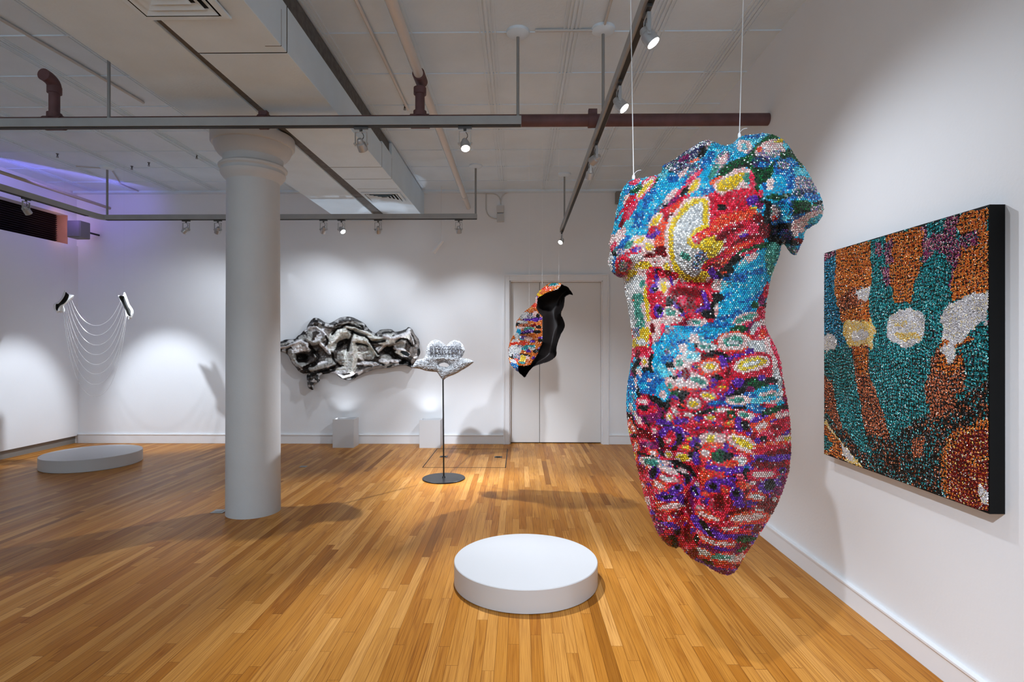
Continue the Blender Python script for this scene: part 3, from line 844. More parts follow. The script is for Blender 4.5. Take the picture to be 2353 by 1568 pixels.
def raw_mesh(name, co, faces_flat, sizes, mats, parent=None, loc=(0, 0, 0), cols=None, smooth=False, midx=None):
    me = bpy.data.meshes.new(name)
    co = np.asarray(co, np.float32) - np.asarray(loc, np.float32)
    me.vertices.add(len(co)); me.vertices.foreach_set('co', co.ravel())
    faces_flat = np.asarray(faces_flat, np.int32); sizes = np.asarray(sizes, np.int32)
    me.loops.add(len(faces_flat)); me.loops.foreach_set('vertex_index', faces_flat)
    me.polygons.add(len(sizes)); st = np.zeros(len(sizes), np.int32); st[1:] = np.cumsum(sizes)[:-1]
    me.polygons.foreach_set('loop_start', st); me.polygons.foreach_set('loop_total', sizes)
    if midx is not None: me.polygons.foreach_set('material_index', np.asarray(midx, np.int32))
    me.polygons.foreach_set('use_smooth', np.full(len(sizes), smooth))
    me.update(calc_edges=True); me.validate()
    if cols is not None:
        a = me.color_attributes.new('stone', 'FLOAT_COLOR', 'POINT'); a.data.foreach_set('color', np.asarray(cols, np.float32).ravel())
    for k in (mats if isinstance(mats, (list, tuple)) else [mats]): me.materials.append(k)
    o = bpy.data.objects.new(name, me); COL.objects.link(o)
    if parent: o.parent = parent
    else: o.location = loc
    return o

def stones(name, P, N, rad, cols, m, parent, loc, seg=6, tall=0.55, seed=5, tilt=0.55):
    """faceted crystals set on a surface: P points, N normals"""
    r = np.random.default_rng(seed); n = len(P)
    N = N + (r.random((n, 3)) - .5) * tilt
    N /= np.linalg.norm(N, axis=1, keepdims=True)
    a = np.cross(N, np.array([0.3, 0.1, 1.0])); a /= np.linalg.norm(a, axis=1, keepdims=True); b = np.cross(N, a)
    th = r.random(n) * 6.283
    rr = rad * (0.94 + 0.12 * r.random(n)) if np.isscalar(rad) else rad
    V = np.zeros((n, 2 * seg, 3))
    for k in range(seg):
        an = th + 2 * math.pi * k / seg
        d = a * np.cos(an)[:, None] + b * np.sin(an)[:, None]
        V[:, k] = P + d * rr[:, None]
        an2 = an + math.pi / seg * 0
        V[:, seg + k] = P + d * (rr * 0.52)[:, None] + N * (rr * tall)[:, None]
    fl = []; sz = []
    for k in range(seg):
        fl += [k, (k + 1) % seg, seg + (k + 1) % seg, seg + k]; sz.append(4)
    fl += [seg + k for k in range(seg)]; sz.append(seg)
    fl = np.array(fl); off = (np.arange(n) * 2 * seg)[:, None]
    flat = (fl[None] + off).ravel(); sizes = np.tile(sz, n)
    c = np.repeat(cols, 2 * seg, axis=0)
    return raw_mesh(name, V.reshape(-1, 3), flat, sizes, m, parent, loc, c)

def greedy(P, dmin, prio=None):
    """keep points at least dmin apart, in order"""
    cell = dmin; g = {}; keep = []; d2 = dmin * dmin
    Q = P.tolist(); K = np.floor(P / cell).astype(int).tolist()
    for i, (p, k) in enumerate(zip(Q, K)):
        ok = True; kx, ky, kz = k
        for ax in (kx - 1, kx, kx + 1):
            for ay in (ky - 1, ky, ky + 1):
                for az in (kz - 1, kz, kz + 1):
                    l = g.get((ax, ay, az))
                    if l:
                        for q in l:
                            if (q[0] - p[0]) ** 2 + (q[1] - p[1]) ** 2 + (q[2] - p[2]) ** 2 < d2: ok = False; break
                    if not ok: break
                if not ok: break
            if not ok: break
        if ok:
            g.setdefault((kx, ky, kz), []).append(p); keep.append(i)
    return np.array(keep)

def relief(name, outline, Yw, hf, step, thick, mats, parent, loc, cols=None, holes=(), pick=None, smooth=True, backflat=False):
    """shell whose front bulges hf(x, y) metres towards the room, closed by a back face thick metres behind"""
    xs = [p[0] for p in outline]; ys = [p[1] for p in outline]
    gx = np.arange(min(xs) - step, max(xs) + 2 * step, step); gy = np.arange(min(ys) - step, max(ys) + 2 * step, step)
    X, Y = np.meshgrid(gx, gy)
    Xc, Yc = (X[:-1, :-1] + step / 2), (Y[:-1, :-1] + step / 2)
    ci = inside(Xc, Yc, outline)
    for h in holes: ci &= ~inside(Xc, Yc, h)
    if pick is not None: ci &= pick(Xc, Yc)
    D, bx, by = pdist(X, Y, outline)
    for h in holes:
        d2, b2x, b2y = pdist(X, Y, h); m = d2 < D; D = np.where(m, d2, D); bx = np.where(m, b2x, bx); by = np.where(m, b2y, by)
    ins = inside(X, Y, outline)
    for h in holes: ins &= ~inside(X, Y, h)
    snap = (D < step * 0.6) | (~ins & (D < step * 1.5))
    Xs = np.where(snap, bx, X); Ys = np.where(snap, by, Y)
    H = hf(Xs, Ys)
    fr = at_np(Xs, Ys, Yw - H); bk = at_np(Xs, Ys, (np.full_like(H, Yw) + thick) if backflat else (Yw - H + thick))
    h, w = X.shape; idg = np.arange(h * w).reshape(h, w)
    a, b2, c, d = idg[:-1, :-1][ci], idg[:-1, 1:][ci], idg[1:, 1:][ci], idg[1:, :-1][ci]
    F1 = np.stack([a, d, c, b2], 1); n = h * w
    F2 = np.stack([a, b2, c, d], 1) + n
    # side walls on edges used once
    E = {}
    for q in F1.tolist():
        for k in range(4):
            e = (q[k], q[(k + 1) % 4]); E[e] = 1
    side = [(e[1], e[0], e[0] + n, e[1] + n) for e in E if (e[1], e[0]) not in E]
    allf = np.concatenate([F1, F2, np.array(side, int)], 0)
    co = np.concatenate([fr.reshape(-1, 3), bk.reshape(-1, 3)], 0)
    used = np.zeros(2 * n, bool); used[allf.ravel()] = True
    remap = np.cumsum(used) - 1
    cc_ = None
    if cols is not None:
        c1 = cols(Xs.ravel(), Ys.ravel(), H.ravel()); cc_ = np.concatenate([c1, c1 * np.array([.3, .3, .3, 1])], 0)[used]
    mi = np.zeros(len(allf), int)
    if isinstance(mats, (list, tuple)) and len(mats) > 1: mi[len(F1):] = 1
    return raw_mesh(name, co[used], remap[allf].ravel(), np.full(len(allf), 4), mats, parent, loc, cc_, smooth, mi)

def surf(hf, Yw, x, y):
    """points and outward normals of a relief at pixel positions"""
    e = 0.6
    P = at_np(x, y, Yw - hf(x, y))
    A = at_np(x + e, y, Yw - hf(x + e, y)) - at_np(x - e, y, Yw - hf(x - e, y))
    B = at_np(x, y + e, Yw - hf(x, y + e)) - at_np(x, y - e, Yw - hf(x, y - e))
    N = np.cross(B, A); N /= np.linalg.norm(N, axis=1, keepdims=True) + 1e-12
    N[N[:, 1] > 0] *= -1
    return P, N, np.linalg.norm(np.cross(A, B), axis=1) / (4 * e * e)

crystal = mat('crystal', (1, 1, 1), 0.17, 0.42, attr='stone', spec=0.8)
backing = mat('crystal_backing', (1, 1, 1), 0.5, 0.0, attr='stone')

# ================================================================== CRYSTAL TORSO
TY = 2.04
T_OUT = smooth_outline([(1452,412),(1476,410),(1502,404),(1519,398),(1524,380),(1545,370),(1570,352),(1598,334),(1622,322),(1640,327),(1660,334),(1682,332),(1692,322),(1706,313),(1735,309),(1760,307),(1783,313),(1802,324),(1815,340),(1829,362),(1848,384),(1862,408),(1878,436),(1889,462),(1892,480),(1889,496),(1878,512),(1862,522),(1850,532),(1846,550),(1838,566),(1832,582),(1822,586),(1810,574),(1802,562),(1795,566),(1790,590),(1780,612),(1770,642),(1765,670),(1760,700),(1757,728),(1760,752),(1770,775),(1784,803),(1793,830),(1798,860),(1803,890),(1808,920),(1814,955),(1817,1000),(1817,1045),(1812,1085),(1800,1125),(1783,1165),(1763,1200),(1738,1238),(1718,1268),(1700,1298),(1686,1317),(1668,1322),(1646,1314),(1618,1298),(1592,1285),(1574,1270),(1562,1256),(1557,1260),(1545,1258),(1530,1250),(1512,1226),(1498,1192),(1486,1160),(1474,1115),(1464,1075),(1456,1040),(1446,1000),(1441,965),(1439,930),(1441,890),(1447,850),(1451,815),(1453,790),(1450,750),(1444,715),(1440,690),(1434,662),(1432,640),(1422,638),(1408,628),(1399,612),(1397,595),(1402,576),(1400,560),(1408,530),(1414,500),(1420,470),(1428,442),(1440,422)], 3, 0.8)

def t_h(x, y):
    d, _, _ = pdist(x, y, T_OUT); d = np.where(inside(x, y, T_OUT), d, 0)
    R = 165.0; q = np.clip(d / R, 0, 1)
    h = 0.215 * np.sqrt(np.clip(1 - (1 - q) ** 2, 0, 1))
    m = np.clip(d / 28, 0, 1) ** 0.7
    def g(cx, cy, rx, ry, a=0.0):
        a = math.radians(a); dx, dy = x - cx, y - cy
        u = (dx * math.cos(a) + dy * math.sin(a)) / rx; v = (-dx * math.sin(a) + dy * math.cos(a)) / ry
        return np.exp(-(u * u + v * v))
    h = h + m * (0.085 * g(1612, 560, 66, 62) + 0.060 * g(1425, 588, 34, 36) + 0.02 * g(1560, 500, 80, 60)
        - 0.040 * g(1590, 655, 95, 22, 8) - 0.045 * g(1785, 520, 13, 60, 12) + 0.05 * g(1830, 450, 42, 70, -25)
        + 0.03 * g(1640, 900, 110, 90) - 0.035 * g(1578, 748, 14, 12) - 0.02 * g(1452, 700, 30, 70)
        + 0.035 * g(1690, 400, 70, 28, -25) - 0.03 * g(1590, 362, 50, 12, -28) + 0.03 * g(1480, 1050, 30, 120, -15) + 0.05 * g(1690, 1090, 70, 120))
    # fold between the thighs
    dl = ldist(x, y, [(1470, 985), (1520, 1035), (1575, 1085), (1598, 1120), (1578, 1165), (1566, 1215), (1560, 1262)])
    h = h - m * 0.045 * np.exp(-(dl / 14) ** 2) * np.clip((y - 985) / 90, 0, 1)
    dl = ldist(x, y, [(1600, 1085), (1640, 1150), (1700, 1190)])
    h = h - m * 0.012 * np.exp(-(dl / 16) ** 2)
    return h

TP = Pattern(1380, 295, 1905, 1335, 'R', warp=0.5, seed=21, res=1.0)
TP.poly([(1380,295),(1905,295),(1905,600),(1780,620),(1760,560),(1700,430),(1640,440),(1560,470),(1500,540),(1440,590),(1380,600)], 'C')
TP.poly([(1380,540),(1560,540),(1600,640),(1560,640),(1500,820),(1440,830),(1430,640),(1380,620)], 'P')
TP.poly([(1760,556),(1800,560),(1790,610),(1768,660),(1760,700),(1730,745),(1690,760),(1640,780),(1600,800),(1560,830),(1500,850),(1440,960),(1420,800),(1510,790),(1530,750),(1590,748),(1640,740),(1650,690),(1665,630),(1700,590)], 'C')
_m1, _m2 = vnoise(*TP.a.shape, 16, 201), vnoise(*TP.a.shape, 13, 202)
low = (TP.a == IDX['R']) & (TP.Y > 880)
TP.a[low & (_m1 > 0.42)] = IDX['H']; TP.a[low & (_m1 < -0.38)] = IDX['D']; TP.a[low & (_m2 > 0.55)] = IDX['V']; TP.a[low & (_m2 < -0.48)] = IDX['O']; TP.a[low & (_m2 < -0.2) & (_m1 < -0.1)] = IDX['M']
top = (TP.a == IDX['C']) & (TP.Y < 620); TP.a[top & (_m1 > 0.35)] = IDX['B']; TP.a[top & (_m2 < -0.5)] = IDX['L']
TP.cells('''
1572 362 48 14 -28 N; 1618 334 28 12 -30 X; 1600 340 24 10 -35 N; 1613 350 15 7 -60 K; 1592 371 18 3.5 -25 O; 1572 362 14 5 -30 M; 1560 392 42 9 -20 N; 1537 388 14 6 0 X
1640 350 30 10 -55 C; 1615 378 40 10 -52 B; 1572 398 16 6 -50 P; 1586 404 30 6 -50 B; 1594 394 22 6 -52 X
1530 424 32 20 -45 C; 1521 452 24 14 -60 C; 1520 398 12 14 0 L; 1545 412 12 10 0 B
1505 420 15 4 -55 G; 1482 432 34 13 -50 HPY; 1462 434 16 7 -30 G; 1458 418 14 6 -20 H; 1444 462 17 11 -62 PY; 1438 480 40 8 -62 R; 1446 488 34 7 -58 H; 1429 512 12 5 -65 D; 1424 505 20 4 -66 C
1477 482 64 16 -54 C; 1492 455 28 9 -55 B; 1462 505 24 12 -50 B; 1440 520 22 9 -50 L; 1424 536 20 8 -50 P; 1445 545 26 7 -48 L
1540 452 24 8 -45 P; 1523 474 18 8 -40 X; 1529 475 8 5 -20 K; 1581 421 46 5 -46 H; 1594 428 24 10 -52 PY; 1571 441 15 6 -50 K
1556 470 36 9 -38 R; 1545 462 20 5 -35 M; 1538 505 28 30 -40 R; 1549 480 20 8 -50 O; 1530 530 24 28 0 O; 1540 500 14 8 -30 D; 1507 508 24 11 -50 PY; 1500 538 15 10 -20 V; 1497 530 12 6 -40 R
1430 560 26 9 -45 B; 1408 562 14 9 -30 P; 1409 566 6 12 20 H; 1426 579 18 9 -10 X; 1411 583 7 7 0 K; 1446 562 16 7 -30 T; 1470 552 18 7 -30 PY
1411 610 9 26 0 B; 1405 600 4 26 0 W; 1400 625 5 20 0 W; 1433 611 19 24 0 RX; 1443 626 5 4 0 D; 1422 633 14 5 10 M
1462 574 32 8 -22 R; 1462 573 11 5 -25 V; 1492 566 16 17 0 PY; 1521 558 18 20 0 O; 1521 577 17 12 0 D; 1495 591 14 10 10 D; 1498 600 8 8 0 D
1476 611 28 18 0 PY; 1462 591 16 8 0 W; 1541 612 28 20 10 PY; 1520 595 26 6 0 P; 1483 630 24 12 20 P; 1452 630 10 12 0 Y; 1446 650 6 16 0 Y
''')
# the large white island with its yellow shore
wy = [(1616,454),(1628,460),(1628,522),(1602,534),(1586,546),(1592,556),(1640,540),(1660,548),(1664,562),(1646,584),(1628,604),(1630,632),(1616,652),(1585,650),(1556,636),(1540,602),(1534,560),(1536,526),(1548,498),(1574,464)]
TP.poly([(1600 + (x - 1600) * 1.12, 555 + (y - 555) * 1.06) for x, y in wy], 'P')
TP.poly(wy, 'Y')
TP.poly([(1612,464),(1618,468),(1616,516),(1592,528),(1574,547),(1580,564),(1612,572),(1618,602),(1608,632),(1590,636),(1566,624),(1549,596),(1545,560),(1548,528),(1560,502),(1585,474)], 'W')
TP.cells('''
1575 588 13 9 20 T; 1612 590 14 14 0 X; 1600 565 12 5 0 Y; 1598 610 8 12 0 X
1605 548 12 7 -30 R; 1599 552 7 8 0 R; 1625 536 26 6 -20 O; 1650 530 20 5 -20 R
1657 338 26 12 0 C; 1680 345 34 12 -10 C; 1690 366 26 8 -10 C; 1735 322 34 11 -18 L; 1740 312 20 5 -10 B; 1722 348 12 8 0 N; 1709 335 17 15 0 P; 1708 337 6 9 0 L; 1655 371 30 13 -58 XP; 1640 392 20 6 -60 T; 1672 385 28 6 -45 B
1700 375 54 11 -22 G; 1665 402 28 8 -25 G; 1727 368 14 22 10 G; 1740 345 10 18 20 G; 1776 314 22 7 -25 G; 1757 325 14 6 -35 G; 1743 403 30 20 0 G; 1733 430 11 26 0 G; 1752 460 14 9 20 K; 1765 500 10 36 5 K; 1778 540 16 28 0 K; 1700 385 20 5 -25 K
1769 344 36 21 -18 P; 1765 352 30 12 -12 X; 1748 374 24 14 10 N; 1756 380 14 8 0 B; 1788 325 10 5 -20 Y; 1744 345 8 6 0 O; 1806 336 10 7 30 L; 1775 340 20 9 -20 P
1808 354 16 9 -20 G; 1783 378 24 7 -35 G; 1764 392 18 8 -20 G; 1831 368 26 6 58 G; 1806 385 30 20 -10 B; 1800 380 14 9 0 X; 1842 400 26 11 38 L; 1850 428 32 20 20 X; 1845 445 28 10 0 N; 1815 420 14 14 0 B; 1866 452 18 8 10 B
1784 422 24 20 -25 C; 1768 425 9 15 20 P; 1776 449 26 6 -25 C; 1748 444 6 10 -10 H; 1756 428 6 9 0 B; 1788 452 32 7 -5 G; 1820 458 12 9 0 B
1832 478 34 17 -8 G; 1880 467 14 5 -8 K; 1858 472 16 5 0 G; 1846 490 14 5 0 K; 1803 480 19 26 -5 BC; 1781 487 12 17 10 XP; 1779 503 6 8 0 O; 1788 512 16 7 0 B; 1806 500 12 6 0 L; 1826 502 26 6 -25 B
1876 482 17 10 -20 X; 1850 506 44 12 -28 P; 1870 504 18 7 -30 L; 1832 528 17 15 -20 P; 1840 541 8 6 0 C; 1834 553 14 6 -5 D; 1822 560 14 6 0 K; 1816 545 6 14 0 K; 1822 575 12 8 20 X; 1796 540 22 22 0 N; 1780 555 14 16 0 K; 1800 520 16 9 0 K
1650 414 22 8 -25 O; 1684 416 46 23 -28 PY; 1676 421 31 15 -28 Y; 1716 408 8 11 0 T; 1728 412 6 20 -12 H; 1726 428 12 5 -50 H; 1690 440 34 6 -22 P
1690 462 54 25 -16 R; 1722 450 22 16 -30 R; 1652 466 14 16 0 R; 1660 476 11 7 5 K; 1730 460 15 12 0 V; 1731 480 9 6 0 Y; 1745 472 9 8 0 M
1690 500 54 15 -14 O; 1650 520 16 16 0 O; 1700 518 50 8 -18 R; 1742 502 12 12 0 D; 1680 530 34 6 -25 D; 1658 545 16 6 -20 D; 1695 545 30 5 -35 P; 1718 540 20 6 -20 V; 1736 530 22 16 0 H; 1755 528 14 18 0 D; 1712 553 34 8 -22 D
1672 588 66 15 -28 R; 1660 596 56 6 -30 H; 1700 568 40 6 -24 O; 1646 606 34 6 -24 O; 1636 612 18 5 -20 D; 1680 552 22 7 -30 R
1688 598 36 9 -38 K; 1662 627 24 12 -20 K; 1745 567 22 8 -20 G; 1712 578 22 5 -20 G; 1661 627 7 5 0 O; 1636 628 8 14 -15 V; 1645 640 8 5 20 V
1722 580 22 3.5 -18 H; 1718 598 24 8 -35 P; 1708 607 10 6 -30 L; 1774 582 16 26 10 T; 1770 615 10 18 0 T
1696 638 24 7 -4 B; 1690 644 26 5 8 B; 1742 624 20 6 -18 B; 1668 640 10 5 0 B; 1700 628 30 3 -5 B; 1735 682 32 4 -22 B; 1722 690 28 3 -14 B; 1748 670 18 4 -45 B; 1668 682 16 6 -30 B; 1726 704 12 7 -20 B; 1684 724 44 6 -18 B
1651 654 18 12 0 P; 1662 657 6 9 0 L; 1644 684 18 12 -10 K; 1637 706 14 20 0 K; 1630 722 20 8 10 K; 1647 711 5 15 5 P; 1734 700 9 8 0 G; 1760 668 6 20 10 R; 1750 690 8 12 0 M; 1757 705 6 8 0 K; 1746 720 12 18 20 R; 1752 728 8 12 0 H
1711 731 30 11 -20 PT; 1711 746 24 5 -22 H; 1724 750 18 6 -38 M; 1697 756 20 9 -10 G; 1642 757 38 17 0 C; 1650 745 34 6 0 B; 1616 780 24 8 0 L; 1640 775 24 5 -5 B
1738 750 22 9 -45 W; 1754 742 10 8 0 P; 1752 769 15 21 -15 H; 1752 768 9 12 -15 O
1686 786 44 24 -4 O; 1686 786 38 20 -4 P; 1684 784 24 11 -8 T; 1684 786 14 5 0 W; 1745 795 26 15 10 W; 1772 800 14 26 -15 P; 1780 812 10 30 -12 P
''')
TP.cells('''
1462 655 19 23 0 W; 1450 690 13 46 -6 W; 1457 730 14 46 -10 W; 1467 684 14 10 10 T; 1458 694 8 7 20 O; 1464 712 9 24 -12 T; 1473 735 7 20 -15 T; 1470 750 10 14 0 T; 1462 762 8 12 0 X; 1452 712 6 24 -6 W; 1474 652 5 8 0 T
1486 700 6 42 -6 Y; 1484 764 16 11 0 Y; 1478 778 18 6 0 Y; 1494 706 5 44 -4 P; 1449 770 4 22 0 O
1502 664 18 52 -8 R; 1511 628 12 14 0 R; 1508 640 5 22 -5 V; 1511 623 5 6 0 K; 1502 665 11 11 0 V; 1504 667 6 7 0 K; 1533 631 26 10 12 R; 1540 643 4 14 -15 V; 1534 628 10 6 0 D; 1524 662 12 25 0 PY
1583 683 54 34 4 R; 1583 684 46 26 4 D; 1600 655 30 8 5 R; 1568 690 10 13 -20 H; 1604 693 10 9 0 R; 1621 688 6 24 -20 V; 1610 712 16 5 -25 V; 1574 723 13 7 10 V; 1563 714 7 5 20 K; 1552 702 12 5 40 V; 1536 694 12 11 20 K
1514 692 17 22 0 R; 1511 714 20 24 0 R; 1513 716 13 15 0 V; 1516 714 7 10 10 K; 1580 728 8 10 0 R
1541 720 18 14 10 PT; 1517 742 32 12 -10 P; 1498 755 9 15 -14 PD; 1498 755 6 12 -14 D; 1600 740 24 10 -6 P; 1600 740 12 4 0 T; 1522 755 6 10 0 H; 1560 735 12 5 -30 P
1589 758 36 6 8 B; 1555 768 28 20 0 C; 1538 760 12 8 -30 X; 1594 778 13 10 -40 P; 1530 792 22 8 0 B; 1569 800 10 12 0 P; 1570 786 20 4 -10 B
1470 787 14 7 0 W; 1474 797 13 4 0 Y; 1457 794 6 14 0 Y; 1494 788 4 18 0 R; 1507 800 9 14 0 XP; 1482 800 3 10 0 O
1476 810 22 14 10 R; 1467 815 5 12 0 D; 1452 815 6 18 0 H; 1496 810 8 12 0 H; 1481 832 12 19 -18 HPY; 1497 838 9 26 10 K; 1490 852 16 7 10 K; 1504 840 7 13 -10 P; 1466 835 5 14 30 K
1526 828 26 42 0 C; 1534 826 16 10 0 B; 1520 800 22 14 0 C; 1532 807 6 6 0 X; 1541 838 10 6 0 K; 1542 855 9 12 -10 P; 1530 862 14 12 0 L; 1521 845 12 8 0 L
1492 880 34 26 0 B; 1480 886 8 8 0 C; 1500 870 26 6 0 B; 1522 902 18 24 0 C; 1521 906 8 9 30 P; 1516 926 8 8 0 L; 1518 930 7 6 0 X; 1519 939 6 6 0 R; 1491 873 4 4 0 P
1456 858 6 26 8 K; 1450 870 4 18 0 M; 1467 855 6 10 -15 P; 1459 880 4 13 -8 P; 1451 903 9 38 -4 B; 1453 925 6 30 -6 C; 1467 906 4 18 -6 K; 1450 940 4 12 -10 P; 1462 952 7 12 -10 C; 1456 918 3 12 0 X
1599 795 7 5 0 K; 1595 785 14 6 0 P; 1568 833 22 19 20 P; 1561 832 8 9 0 T; 1590 820 22 14 0 W; 1592 818 14 8 0 L; 1625 797 24 11 6 W; 1622 798 14 4 8 T; 1625 819 18 9 -8 D; 1628 818 11 5 0 K; 1600 846 16 8 20 RV; 1603 844 7 5 0 G
1631 843 26 19 -8 OPY; 1600 872 30 14 22 P; 1604 874 20 6 20 T; 1570 862 14 12 0 V; 1574 858 9 12 0 D; 1559 880 13 12 0 P; 1560 879 7 6 0 W; 1580 884 24 8 0 P; 1563 895 30 5 0 O; 1545 869 10 6 0 K; 1537 880 10 15 -30 P; 1537 888 5 7 0 T
1565 910 26 13 10 K; 1571 930 13 12 0 K; 1550 904 10 6 0 G; 1569 932 5 4 0 O; 1549 922 12 12 0 R; 1547 913 12 4 15 V; 1594 927 22 20 25 RPY; 1627 910 26 15 12 RPY
1548 946 14 15 -25 RPW; 1537 959 13 15 -20 RPY; 1583 953 16 11 0 RP; 1508 921 22 8 36 K; 1517 957 9 11 -10 K; 1532 930 6 17 15 K
1490 950 30 22 0 M; 1480 945 16 10 0 R; 1478 937 12 6 0 K; 1477 922 15 8 0 HP; 1500 940 10 10 0 R; 1618 945 26 4 -10 K; 1604 962 11 7 -10 V; 1631 960 17 11 -8 RPY
1469 967 6 9 0 P; 1460 955 4 10 -20 P; 1447 980 9 20 0 OP; 1447 988 4 10 0 Y; 1443 958 5 7 0 K; 1455 965 3 14 -20 K; 1486 971 3 15 -18 K; 1526 972 20 8 10 V; 1564 968 18 7 -5 V; 1540 980 20 4 10 K
''')
